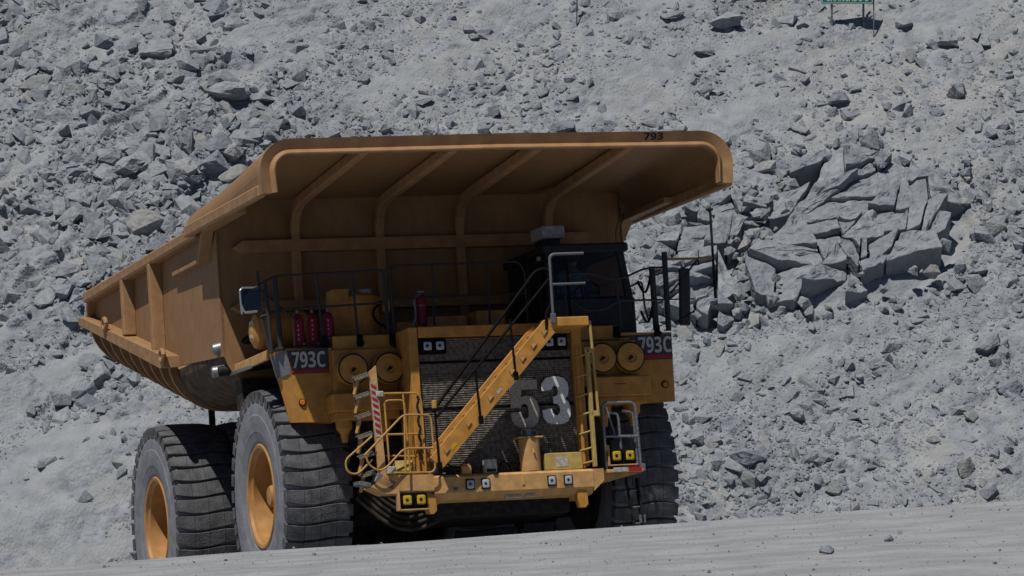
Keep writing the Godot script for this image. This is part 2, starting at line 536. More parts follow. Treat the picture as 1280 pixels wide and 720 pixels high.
func build_slope() -> void:
	nA.seed = 11; nA.frequency = 0.16; nA.fractal_octaves = 3
	nB.seed = 12; nB.frequency = 0.09; nB.fractal_octaves = 3
	nC.seed = 13; nC.frequency = 0.05; nC.fractal_octaves = 3
	make_outs()
	for oc in outs:
		var bb := Rect2(oc.poly[0], Vector2.ZERO)
		for q in oc.poly: bb = bb.expand(q)
		oc.bb = bb.grow(0.2)
	f1 = Facets.new(101, 1.15, 90, 90, 0.75)
	f2 = Facets.new(102, 0.42, 90, 90, 0.9)
	f3 = Facets.new(103, 0.17, 90, 90, 0.9)
	var vs := PackedVector3Array()
	var cs := PackedColorArray()
	var tone := RandomNumberGenerator.new()
	tone.seed = 55
	var tones := PackedFloat32Array()
	for i in 16384: tones.append(tone.randf())
	for j in GNW:
		for i in GNX:
			var x := GX0 + i * GC
			var w := GW0 + j * GC
			var h := slope_h(x, w)
			grid_h.append(h)
			vs.append(wall_point(x, w, h))
			var k := tones[(h_id * 7 + f2.id) % 16384]
			var rockc := Color(0.243, 0.267, 0.296).lerp(Color(0.295, 0.318, 0.341), k)
			var d := smoothstep(-0.03, 0.02, h_dust - h_rock)
			var tint := nB.get_noise_2d(x * 1.6 + 40.0, w * 1.6) * 1.4
			var dustc := Color(0.289, 0.312, 0.332).lerp(Color(0.313, 0.323, 0.323), clampf(0.3 + tint, 0, 1))
			cs.append(rockc.lerp(dustc, d))
	var ns := PackedVector3Array()
	ns.resize(vs.size())
	for j in GNW:
		for i in GNX:
			var a := vs[j * GNX + maxi(i - 1, 0)]
			var b := vs[j * GNX + mini(i + 1, GNX - 1)]
			var c := vs[maxi(j - 1, 0) * GNX + i]
			var d := vs[mini(j + 1, GNW - 1) * GNX + i]
			ns[j * GNX + i] = (b - a).cross(d - c).normalized()
	var ix := PackedInt32Array()
	for j in GNW - 1:
		for i in GNX - 1:
			var a := j * GNX + i
			ix.append_array([a, a + GNX, a + 1, a + 1, a + GNX, a + GNX + 1])
	var arr := []
	arr.resize(Mesh.ARRAY_MAX)
	arr[Mesh.ARRAY_VERTEX] = vs; arr[Mesh.ARRAY_NORMAL] = ns; arr[Mesh.ARRAY_COLOR] = cs; arr[Mesh.ARRAY_INDEX] = ix
	var am := ArrayMesh.new()
	am.add_surface_from_arrays(Mesh.PRIMITIVE_TRIANGLES, arr)
	am.surface_set_material(0, M.slope)
	slope = putm("rock_slope", am, self)
	tag(slope, "grey pit wall of blasted rock, dust and scree filling the background", "", "", "structure")
	# the same wall going on beyond the frame, coarser
	var mb := MB.new()
	var xs: Array = []
	for i in 94: xs.append(-70.0 + i * 1.5)
	var ws: Array = []
	for i in 37: ws.append(-2.5 + i * 1.5)
	var hp := func(x: float, w: float) -> Vector3:
		var inside: float = smoothstep(2.0, -1.0, maxf(absf(x) - 13.5, maxf(w - 20.0, -2.0 - w)))
		return wall_point(x, w, nA.get_noise_2d(x * 0.4, w * 0.9) * 0.9 + nB.get_noise_2d(x * 3.1, w * 3.3) * 0.5 - 1.3 * inside)
	for i in xs.size() - 1:
		for j in ws.size() - 1:
			if xs[i] > -12.0 and xs[i + 1] < 12.0 and ws[j + 1] < 20.0: continue
			var k := tones[i * 53 + j]
			mb.col = Color(0.254, 0.277, 0.302).lerp(Color(0.295, 0.316, 0.335), k)
			mb.quad(hp.call(xs[i], ws[j]), hp.call(xs[i + 1], ws[j]), hp.call(xs[i + 1], ws[j + 1]), hp.call(xs[i], ws[j + 1]))
	var far := put("rock_slope", mb, M.slope, self, true)
	far.name = "pit_wall"
	var fr := RandomNumberGenerator.new()
	fr.seed = 404
	var mm := MultiMesh.new()
	mm.transform_format = MultiMesh.TRANSFORM_3D
	mm.use_colors = true
	mm.mesh = rock_mesh(203, 14, 0.5, 0, M.rock)
	mm.instance_count = 9000
	for i in 9000:
		var x := fr.randf_range(13.5, 34.0) * (1.0 if i % 2 else -1.0)
		var w := fr.randf_range(-1.5, 26.0)
		var s := 0.05 * pow(1.0 - fr.randf() * 0.994, -0.6)
		mm.set_instance_transform(i, Transform3D(rock_basis(fr, 0.0) * Basis.from_scale(Vector3(s * 1.3, s * 0.8, s)) * Basis.from_euler(Vector3(fr.randf(), fr.randf(), fr.randf()) * TAU), hp.call(x, w)))
		mm.set_instance_color(i, stone_color(fr))
	var fm := MultiMeshInstance3D.new()
	fm.name = "scree"
	fm.multimesh = mm
	far.add_child(fm, true)
	fm.set_meta("kind", "stuff")
	tag(far, "the pit wall going on beyond the broken slope", "", "", "structure")

var slope: MeshInstance3D
var rocks: Array = []

func rock_basis(r: RandomNumberGenerator, flat: float) -> Basis:
	# a stone lying on the slope: long axes in the surface, turned at random, tilted a little
	var b := Basis(Vector3(1, 0, 0), WN, Vector3(1, 0, 0).cross(WN))
	return b * Basis.from_euler(Vector3(r.randfn() * 0.35, r.randf() * TAU, r.randfn() * 0.35))

func stone_color(r: RandomNumberGenerator) -> Color:
	var k := r.randf()
	var c := Color(0.231, 0.256, 0.284).lerp(Color(0.301, 0.323, 0.342), k)
	if r.randf() < 0.10: c = c.lerp(Color(0.304, 0.300, 0.282), 0.5)
	return c

func build_rocks() -> void:
	var r := RandomNumberGenerator.new()
	r.seed = 77
	var variants: Array = []
	variants.append(rock_mesh(203, 14, 0.5, 0, M.rock))
	# candidates
	var cand: Array = []
	var tries := 0
	while cand.size() < 80000 and tries < 700000:
		tries += 1
		var x := r.randf_range(-13.5, 13.5)
		var w := r.randf_range(-0.5, 20.5)
		var p := x * 0.82 + w * 0.57
		var q := -x * 0.57 + w * 0.82
		var b := blockiness(x, w)
		var dens := 0.42 + 1.3 * nB.get_noise_2d(p * 1.3, q * 7.0) + 0.30 * b
		dens += 0.7 * bump(x, w, 4.6, 3.6, 3.0, 2.6) + 0.5 * bump(x, w, -1.0, 13.8, 6.0, 1.2) + 0.3 * bump(x, w, -6.0, 15.5, 4.0, 2.0)
		dens -= 0.16 * smoothstep(-4.0, -8.0, x)
		dens -= 0.4 * bump(x, w, 7.8, 16.2, 3.6, 1.8) + 0.45 * bump(x, w, -9.8, 2.6, 2.4, 2.4)
		if in_outcrop(x, w): continue
		for oc in outs:
			if oc.bb.grow(0.5).has_point(Vector2(x, w)) and outside(x, w, oc.poly) > -0.6: dens += 0.5
		if r.randf() > dens: continue
		var s := 0.026 * pow(1.0 - r.randf() * 0.994, -0.60)
		s *= 0.75 + 1.15 * b * b + 0.2 * b
		s = minf(s, 0.60)
		cand.append([s, x, w])
	cand.sort_custom(func(a, b): return a[0] > b[0])
	# the largest ones are stones of their own
	var big: Array = []
	for k in 10: big.append(rock_mesh(400 + k, 13 + k % 4, 0.3 + 0.07 * (k % 7), 1, null))
	var tonesm: Array = []
	for k in 6:
		var m: StandardMaterial3D = M.rock.duplicate()
		m.vertex_color_use_as_albedo = false
		var c := Color(0.231, 0.256, 0.284).lerp(Color(0.304, 0.326, 0.344), k / 5.0)
		if k == 4: c = Color(0.313, 0.318, 0.312)
		m.albedo_color = c.linear_to_srgb()
		tonesm.append(m)
	M.stone_tones = tonesm
	var count := 0
	var rest: Array = []
	for cc in cand:
		var s: float = cc[0]
		var x: float = cc[1]
		var w: float = cc[2]
		var h := grid_height(x, w)
		var sc := Vector3(s * r.randf_range(0.9, 1.6), s * r.randf_range(0.45, 0.95), s * r.randf_range(0.8, 1.2))
		var xf := Transform3D(rock_basis(r, 0.0) * Basis.from_scale(sc), wall_point(x, w, h + sc.y * r.randf_range(-0.28, 0.14)))
		if count < 80 and absf(x) < 12.5:
			count += 1
			var o := putm("rock", big[r.randi() % big.size()], slope, xf)
			o.material_override = tonesm[[0, 1, 2, 3, 3, 4, 5, 5, 5][r.randi() % 9]]
		else:
			xf.basis = xf.basis * Basis.from_euler(Vector3(r.randf() * TAU, r.randf() * TAU, r.randf() * TAU))
			rest.append([xf, stone_color(r)])
	# per variant one multimesh of scree
	var lists: Array = []
	for k in variants.size(): lists.append([])
	for t in rest: lists[r.randi() % variants.size()].append(t)
	for k in variants.size():
		var mm := MultiMesh.new()
		mm.transform_format = MultiMesh.TRANSFORM_3D
		mm.use_colors = true
		mm.mesh = variants[k]
		mm.instance_count = lists[k].size()
		for i in lists[k].size():
			mm.set_instance_transform(i, lists[k][i][0])
			mm.set_instance_color(i, lists[k][i][1])
		var mi := MultiMeshInstance3D.new()
		mi.name = numbered("scree", slope)
		mi.multimesh = mm
		slope.add_child(mi, true)
		mi.set_meta("kind", "stuff")

func split_poly(poly: PackedVector2Array, r: RandomNumberGenerator, amin: float, amax: float, out: Array, depth: int) -> void:
	var area := 0.0
	var ctr := Vector2.ZERO
	for i in poly.size():
		area += poly[i].cross(poly[(i + 1) % poly.size()]) * 0.5
		ctr += poly[i]
	ctr /= poly.size()
	area = absf(area)
	if depth > 9 or area < amin * lerpf(1.0, amax / amin, r.randf()):
		out.append(poly)
		return
	# the longer way across decides which of the two joint sets cuts
	var e1 := Vector2.from_angle(deg_to_rad(78 + r.randfn() * 13))
	var e2 := Vector2.from_angle(deg_to_rad(18 + r.randfn() * 13))
	var l1 := 0.0
	var l2 := 0.0
	for q in poly:
		l1 = maxf(l1, absf((q - ctr).dot(e1)))
		l2 = maxf(l2, absf((q - ctr).dot(e2)))
	var d := e2 if l1 > l2 * 1.0 else e1
	if r.randf() < 0.3: d = Vector2.from_angle(r.randf() * PI)
	var nn := d.orthogonal()
	var mid := ctr + nn * r.randfn() * 0.12
	var big := 40.0
	var res := Geometry2D.intersect_polygons(poly, PackedVector2Array([mid - d * big, mid + d * big, mid + d * big + nn * big, mid - d * big + nn * big]))
	res.append_array(Geometry2D.intersect_polygons(poly, PackedVector2Array([mid - d * big, mid + d * big, mid + d * big - nn * big, mid - d * big - nn * big])))
	for q in res: split_poly(q, r, amin, amax, out, depth + 1)

func in_outcrop(x: float, w: float) -> bool:
	for oc in outs:
		if oc.bb.has_point(Vector2(x, w)) and Geometry2D.is_point_in_polygon(Vector2(x, w), oc.poly): return true
	return false

func lift_at(o: Dictionary, p: Vector2) -> float:
	return o.low + (o.top - p.y) * o.grad * smoothstep(-0.5, 0.5, outside(p.x, p.y, o.poly))

func build_outcrop(o: Dictionary) -> void:
	var r := RandomNumberGenerator.new()
	r.seed = o.seed
	var cells: Array = []
	split_poly(o.poly, r, o.amin, o.amax, cells, 0)
	var c0 := Vector2.ZERO
	for q in o.poly: c0 += q
	c0 /= o.poly.size()
	var root := node("rock_outcrop", self, wall_point(c0.x, c0.y - 2.0, 0.0))
	tag(root, o.label, "rock outcrop", "bedrock showing through the slope")
	var nz := FastNoiseLite.new()
	nz.seed = o.seed; nz.frequency = 0.9; nz.fractal_octaves = 5
	for poly in cells:
		var ins := Geometry2D.offset_polygon(poly, -(0.002 + 0.018 * pow(r.randf(), 4.0)))
		if ins.is_empty() or ins[0].size() < 3: continue
		var s := Vector2.ZERO
		for q in ins[0]: s += q
		s /= ins[0].size()
		if outside(s.x, s.y, o.poly) < 0.38 and r.randf() < 0.42: continue
		var base := PackedVector2Array()
		for i in ins[0].size():
			var a: Vector2 = ins[0][i]
			var b: Vector2 = ins[0][(i + 1) % ins[0].size()]
			var m := maxi(1, int(a.distance_to(b) / 0.11))
			for k in m:
				var pp := a.lerp(b, float(k) / m)
				base.append(pp + (s - pp).normalized() * (0.035 * absf(nz.get_noise_2d(pp.x * 6.0, pp.y * 6.0)) + (0.05 * r.randf() if k == 0 else 0.0)))
		var tilt: Vector2 = Vector2(r.randfn() * 1.2, r.randfn() * 0.5) * o.tilt
		var lift: float = r.randfn() * o.step
		var flat: float = lift_at(o, s) + nA.get_noise_2d(s.x * 0.4, s.y * 0.7) * 0.3
		var H := func(p: Vector2, extra: float) -> Vector3:
			var hh: float = flat - (p.y - s.y) * o.grad + lift + tilt.dot(p - s) + nz.get_noise_2d(p.x, p.y) * o.rough + nz.get_noise_2d(p.x * 9.0 + 50.0, p.y * 9.0) * 0.02 + extra
			f2.at(p.x + 40.0, p.y * 1.2 + 30.0)
			hh += f2.h * 0.085
			f3.at(p.x + 40.0, p.y + 30.0)
			hh += f3.h * 0.025
			return wall_point(p.x, p.y, hh) - root.position
		var mb := MB.new()
		var prev := base
		var pe := -0.012
		for lv in 6:
			var nxt := PackedVector2Array()
			for p in prev: nxt.append(p.lerp(s, [0.05, 0.22, 0.3, 0.4, 0.5, 1.0][lv]))
			for i in base.size():
				var i2 := (i + 1) % base.size()
				if lv < 5: mb.quad(H.call(prev[i], pe), H.call(prev[i2], pe), H.call(nxt[i2], 0.0), H.call(nxt[i], 0.0))
				else: mb.tri(H.call(prev[i], 0.0), H.call(prev[i2], 0.0), H.call(s, 0.0))
			prev = nxt
			pe = 0.0
		for i in base.size():
			var a := base[i]
			var b := base[(i + 1) % base.size()]
			mb.quad(H.call(a, -0.45), H.call(b, -0.45), H.call(b, -0.012), H.call(a, -0.012))
			mb.quad(H.call(a, -1.8), H.call(b, -1.8), H.call(b, -0.45), H.call(a, -0.45))
		put("block", mb, M.stone_tones[[1, 2, 2, 3, 1, 3, 5][r.randi() % 7]], root)

func outcrop_rubble() -> void:
	var r := RandomNumberGenerator.new()
	r.seed = 303
	var big: Array = []
	for q in 5: big.append(rock_mesh(440 + q, 14, 0.5, 1, null))
	var xfs: Array = []
	for o in outs:
		for q in 110:
			var i := r.randi() % int(o.poly.size())
			var a: Vector2 = o.poly[i]
			var b: Vector2 = o.poly[(i + 1) % int(o.poly.size())]
			var p := a.lerp(b, r.randf()) + Vector2(r.randfn(), r.randfn()) * 0.2
			var s := r.randf_range(0.08, 0.34)
			var inside := Geometry2D.is_point_in_polygon(p, o.poly)
			var h: float = (lift_at(o, p) + nA.get_noise_2d(p.x * 0.4, p.y * 0.7) * 0.3) if inside else grid_height(p.x, p.y)
			xfs.append(Transform3D(rock_basis(r, 0.0) * Basis.from_scale(Vector3(s * 1.3, s * 0.8, s)), wall_point(p.x, p.y, h + s * 0.05)))
	for x in xfs:
		var m := putm("rock", big[r.randi() % 5], slope, x)
		m.material_override = M.stone_tones[r.randi() % 6]

func build_ground() -> void:
	var nx := FastNoiseLite.new()
	nx.seed = 31; nx.frequency = 0.35; nx.fractal_octaves = 5
	var xs: Array = []
	var x := -60.0
	while x < 60.0:
		xs.append(x)
		x += 0.12 if absf(x) < 9.0 else (0.5 if absf(x) < 14.0 else 4.0)
	var ds: Array = []
	var d := -30.0
	while d < 135.0:
		ds.append(d)
		d += 0.10 if (d > 40.0 and d < 61.5) else (0.6 if d > 20.0 and d < 95.0 else 4.0)
	var vs := PackedVector3Array()
	var cs := PackedColorArray()
	for dd in ds:
		for xx in xs:
			vs.append(Vector3(xx, ground_h(xx, dd, nx), -dd))
	var n := xs.size()
	var m := ds.size()
	var ns := PackedVector3Array()
	ns.resize(vs.size())
	for j in m:
		for i in n:
			var a := vs[j * n + maxi(i - 1, 0)]
			var b := vs[j * n + mini(i + 1, n - 1)]
			var c := vs[maxi(j - 1, 0) * n + i]
			var e := vs[mini(j + 1, m - 1) * n + i]
			ns[j * n + i] = (b - a).cross(e - c).normalized()
	var ix := PackedInt32Array()
	for j in m - 1:
		for i in n - 1:
			var a := j * n + i
			ix.append_array([a, a + n, a + 1, a + 1, a + n, a + n + 1])
	var arr := []
	arr.resize(Mesh.ARRAY_MAX)
	arr[Mesh.ARRAY_VERTEX] = vs; arr[Mesh.ARRAY_NORMAL] = ns; arr[Mesh.ARRAY_INDEX] = ix
	var am := ArrayMesh.new()
	am.add_surface_from_arrays(Mesh.PRIMITIVE_TRIANGLES, arr)
	am.surface_set_material(0, M.road)
	var road := putm("haul_road", am, self)
	tag(road, "pale dusty haul road rising to a crest in front of the truck", "", "", "structure")
	# pebbles
	var r := RandomNumberGenerator.new()
	r.seed = 91
	var mm := MultiMesh.new()
	mm.transform_format = MultiMesh.TRANSFORM_3D
	mm.use_colors = true
	mm.mesh = rock_mesh(600, 11, 0.3, 0, M.rock)
	mm.instance_count = 4000
	for i in 4000:
		var dd := r.randf_range(38.0, 61.0)
		var xx := r.randf_range(-8.5, 8.5)
		var s := 0.007 * pow(1.0 - r.randf() * 0.995, -0.42)
		mm.set_instance_transform(i, Transform3D(Basis.from_euler(Vector3(r.randf() * 6, r.randf() * 6, r.randf() * 6)) * Basis.from_scale(Vector3(s * 1.4, s * 0.8, s)), Vector3(xx, ground_h(xx, dd, nx) + s * 0.2, -dd)))
		mm.set_instance_color(i, stone_color(r))
	var mi := MultiMeshInstance3D.new()
	mi.name = "gravel"
	mi.multimesh = mm
	add_child(mi, true)
	tag(mi, "small loose pebbles scattered on the haul road", "gravel", "", "stuff")
	for a in [[1033, 693, 0.10, "small blue-grey stone lying on the road below the front tyre on the right", 0], [1110, 677, 0.08, "small dark stone standing on the road at the far right", 1]]:
		# on the road under that sight line
		var sx: float = (a[0] - 640.0) / 5600.0
		var sl: float = tan(deg_to_rad(1.0) - atan((a[1] - 360.0) / 5600.0))
		var dist := 40.0
		while dist < 60.0 and 1.7 + sl * dist > ground_h(sx * dist, dist, nx): dist += 0.05
		var o := putm("stone", rock_mesh(700 + a[4], 13, 0.4, 1, M.stone_tones[a[4]]), self, Transform3D(Basis.from_euler(Vector3(0.3, a[4] * 1.3, 0.2)) * Basis.from_scale(Vector3(a[2] * 1.8, a[2] * 1.3, a[2] * 1.5)), Vector3(sx * dist, ground_h(sx * dist, dist, nx) + a[2] * 0.35, -dist)))
		tag(o, a[3], "stone", "stones on the haul road")

func ground_h(x: float, d: float, nx: FastNoiseLite) -> float:
	var far := -1.98 + 0.0686 * (x - 2.32) + 0.0968 * (75.76 - d)
	var near := (-0.498 + 0.0686 * x) * clampf(d, 0.0, 80.0) / 59.0
	var k := 0.06
	var h := clampf(0.5 + 0.5 * (far - near) / k, 0, 1)
	var g := lerpf(far, near, h) - k * h * (1 - h)
	g += nx.get_noise_2d(x * 0.4, d * 0.4) * 0.035 + nx.get_noise_2d(x * 5.0, d * 5.0) * 0.002
	if absf(x) > 14.0: g -= 0.0686 * (x - 14.0 * signf(x)) * 0.6
	return g

func build_boulders() -> void:
	# [x, w, width, height, tone, name seed, label]
	var L := [
		[-9.43, 17.84, 0.46, 0.42, 0, "dark angular boulder high at the upper left of the slope"],
		[-8.11, 17.24, 0.85, 0.46, 3, "large dust-topped boulder near the top left of the slope"],
		[-6.41, 15.19, 0.95, 0.55, 5, "pale block with a dark underside above the truck's tail"],
		[-7.13, 13.47, 0.58, 0.66, 0, "upright blue-grey boulder left of the canopy corner, upper of a pair"],
		[-6.68, 12.97, 0.75, 0.62, 1, "squat blue-grey boulder nearest the canopy's left corner"],
		[-8.91, 9.97, 0.55, 0.46, 0, "blue-grey boulder left of the dump body, above its tail"],
		[-7.95, 10.77, 1.15, 0.85, 4, "very large pale slab leaning on the slope beside the dump body"],
		[-9.6, 9.43, 0.66, 0.42, 2, "wide grey boulder at the left, level with the dump body's tail"],
		[1.08, 14.52, 0.68, 0.32, 0, "dark grey block just above the middle of the canopy"],
		[-1.7, 14.24, 0.66, 0.26, 1, "flat bluish slab just above the canopy, left of the middle"],
		[-0.31, 15.1, 0.48, 0.36, 0, "small bluish boulder on scree above the canopy"],
		[3.71, 18.68, 0.55, 0.28, 2, "low grey boulder near the top edge, right of the stake"],
		[4.91, 18.56, 0.78, 0.42, 5, "broad pale boulder near the top edge, left of the green sign"],
		[7.48, 15.88, 0.9, 0.32, 1, "long tilted slab on smooth dust below the green sign"],
		[7.66, 15.24, 0.52, 0.27, 1, "small grey block right below the long tilted slab"],
		[10.15, 15.68, 0.58, 0.42, 5, "pale rounded boulder alone on smooth dust at the right"],
		[8.02, 14.04, 0.46, 0.55, 2, "upright boulder standing on top of the bedrock outcrop"],
		[9.1, 18.71, 0.5, 0.27, 3, "small boulder near the top edge, right of the green sign"],
		[10.03, 17.75, 0.5, 0.28, 1, "low boulder at the upper right corner of the slope"],
		[9.33, 3.19, 0.4, 0.36, 4, "pale beige slab on fine gravel at the lower right"],
		[4.86, 3.38, 0.8, 0.48, 0, "blue-grey boulder low on the slope beside the front tyre"],
		[6.02, 5.21, 0.42, 0.3, 5, "pale pointed stone in rubble halfway down the right slope"],
		[10.11, 7.22, 0.6, 0.42, 2, "angular boulder at the right edge below the outcrop"],
		[10.46, 5.88, 0.52, 0.38, 0, "dark boulder at the right edge in a band of rubble"],
		[4.41, 17.45, 0.46, 0.22, 1, "small flat stone on dust above the canopy's right end"],
		[5.54, 13.67, 0.58, 0.7, 3, "tall cracked boulder beside the canopy's right corner"],
	]
	var r := RandomNumberGenerator.new()
	r.seed = 17
	var k := 0
	for b in L:
		k += 1
		var m: Mesh = rock_mesh(800 + k * 3, 12 + k % 5, 0.45, 2, M.stone_tones[b[4]])
		var h := grid_height(b[0], b[1])
		# axes: x across, y up, z toward the viewer
		var bas := Basis.from_euler(Vector3(r.randf_range(-0.2, 0.2), r.randf_range(-0.5, 0.5), (0.55 if k == 14 else r.randf_range(-0.1, 0.35)))) * Basis.from_scale(Vector3(b[2] * 1.08, b[3] * 1.15, b[2] * 0.85))
		var o := putm("boulder", m, self, Transform3D(bas, wall_point(b[0], b[1], h + b[3] * 0.16)))
		tag(o, b[5], "boulder", "boulders on the pit slope")

func build_sign() -> void:
	var h := grid_height(7.77, 18.0)
	var base := wall_point(7.77, 18.3, h)
	var root := node("road_sign", self, base)
	tag(root, "green sign board with white lettering on posts at the top of the slope", "sign")
	var px := 0.0187   # metres per photo pixel there
	var bottom := 0.765
	var mb := MB.new()
	mb.box(V(0.0, bottom + 0.3, 0.0), V(64 * px, 0.6, 0.03))
	put("board", mb, M.green, root)
	mb = MB.new()
	for y in [bottom + 0.02, bottom + 0.58]: mb.box(V(0, y, 0.018), V(62 * px, 0.018, 0.006), Basis.IDENTITY, 0.001)
	for s in [-1.0, 1.0]: mb.box(V(s * 31 * px, bottom + 0.3, 0.018), V(0.018, 0.54, 0.006), Basis.IDENTITY, 0.001)
	put("border", mb, M.sign_w, root)
	for a in [[-19.0, 0.05, -0.5], [33.0, 0.03, -0.6], [21.0, 0.05, -0.1]]:
		mb = MB.new()
		var z := -0.06 if a[0] != 21.0 else -0.25
		mb.box(V(a[0] * px, (bottom + 0.5 + a[2]) * 0.5, z), V(a[1], bottom + 0.5 - a[2], a[1]))
		put("post", mb, M.galv, root)
	text("lettering", "CHANCADO 3", V(0, bottom + 0.15, 0.02), Basis.IDENTITY, 0.19, 52 * px, M.sign_w, root)
	var st := node("marker_stake", self, wall_point(1.5, 18.5, grid_height(1.5, 18.5)))
	mb = MB.new()
	mb.cyl(V(0, -0.2, 0), V(0.01, 0.9, 0), 0.012, 8, 0.002)
	put("rod", mb, M.dark_steel, st)
	mb = MB.new()
	mb.box(V(0.01, 0.88, 0), V(0.05, 0.07, 0.03))
	put("cap", mb, M.red, st)
	tag(st, "thin dark marker stake upright on the slope at the top of the picture", "stake")

func text(called: String, s: String, at: Vector3, bas: Basis, height: float, width: float, material: Material, parent: Node, depth := 0.006) -> MeshInstance3D:
	var f := SystemFont.new()
	f.font_names = PackedStringArray(["Droid Sans"])
	f.font_weight = 700
	var tm := TextMesh.new()
	tm.text = s
	tm.font = f
	tm.font_size = 64
	tm.pixel_size = 0.01
	tm.depth = 1.0
	tm.curve_step = 2.0
	var ab := tm.get_aabb()
	var o := MeshInstance3D.new()
	o.name = numbered(called, parent)
	o.mesh = tm
	tm.material = material
	var sc := Vector3(width / ab.size.x, height / ab.size.y, depth)
	var ctr := ab.get_center()
	o.transform = Transform3D(bas * Basis.from_scale(sc), at - bas * (Vector3(ctr.x, ctr.y, 0) * sc))
	parent.add_child(o, true)
	return o

func _ready() -> void:
	var cam := Camera3D.new()
	cam.name = "camera"
	cam.position = Vector3(0, 1.7, 0)
	cam.rotation.x = deg_to_rad(1.0)
	cam.fov = 7.356
	cam.near = 0.5
	cam.far = 600.0
	add_child(cam)
	cam.make_current()
	var we := WorldEnvironment.new()
	we.name = "environment"
	var env := Environment.new()
	env.background_mode = Environment.BG_SKY
	var sky := Sky.new()
	var sm := ProceduralSkyMaterial.new()
	sm.sky_top_color = Color(0.26, 0.40, 0.64)
	sm.sky_horizon_color = Color(0.58, 0.68, 0.78)
	sm.sky_curve = 0.12
	sm.energy_multiplier = 0.42
	sm.ground_bottom_color = Color(0.40, 0.40, 0.40)
	sm.ground_horizon_color = Color(0.55, 0.60, 0.66)
	sky.sky_material = sm
	env.sky = sky
	env.tonemap_mode = Environment.TONE_MAPPER_LINEAR
	env.tonemap_exposure = 0.80
	env.sdfgi_enabled = true
	env.ssao_enabled = true
	env.ssil_enabled = true
	we.environment = env
	add_child(we)
	var sun := DirectionalLight3D.new()
	sun.name = "sun"
	sun.light_energy = 1.6
	sun.light_color = Color(1.0, 0.975, 0.94)
	sun.light_angular_distance = 0.5
	sun.shadow_enabled = true
	var L: Vector3 = TB * Vector3(0.37, -1.0, -0.44)
	sun.look_at_from_position(Vector3.ZERO, L, Vector3(0, 0, -1))
	add_child(sun)
	make_materials()
	print("slope ", Time.get_ticks_msec())
	build_slope()
	print("rocks ", Time.get_ticks_msec())
	build_rocks()
	print("outcrop ", Time.get_ticks_msec())
	for o in outs: build_outcrop(o)
	outcrop_rubble()
	build_ground()
	build_boulders()
	build_sign()
	print("truck ", Time.get_ticks_msec())
	build_truck()
	print("done ", Time.get_ticks_msec())

# ---------------------------------------------------------------- the truck (x: image right, y: up, z: forward)
const AXX := Basis(Vector3(0, -1, 0), Vector3(1, 0, 0), Vector3(0, 0, 1))   # local up -> +x

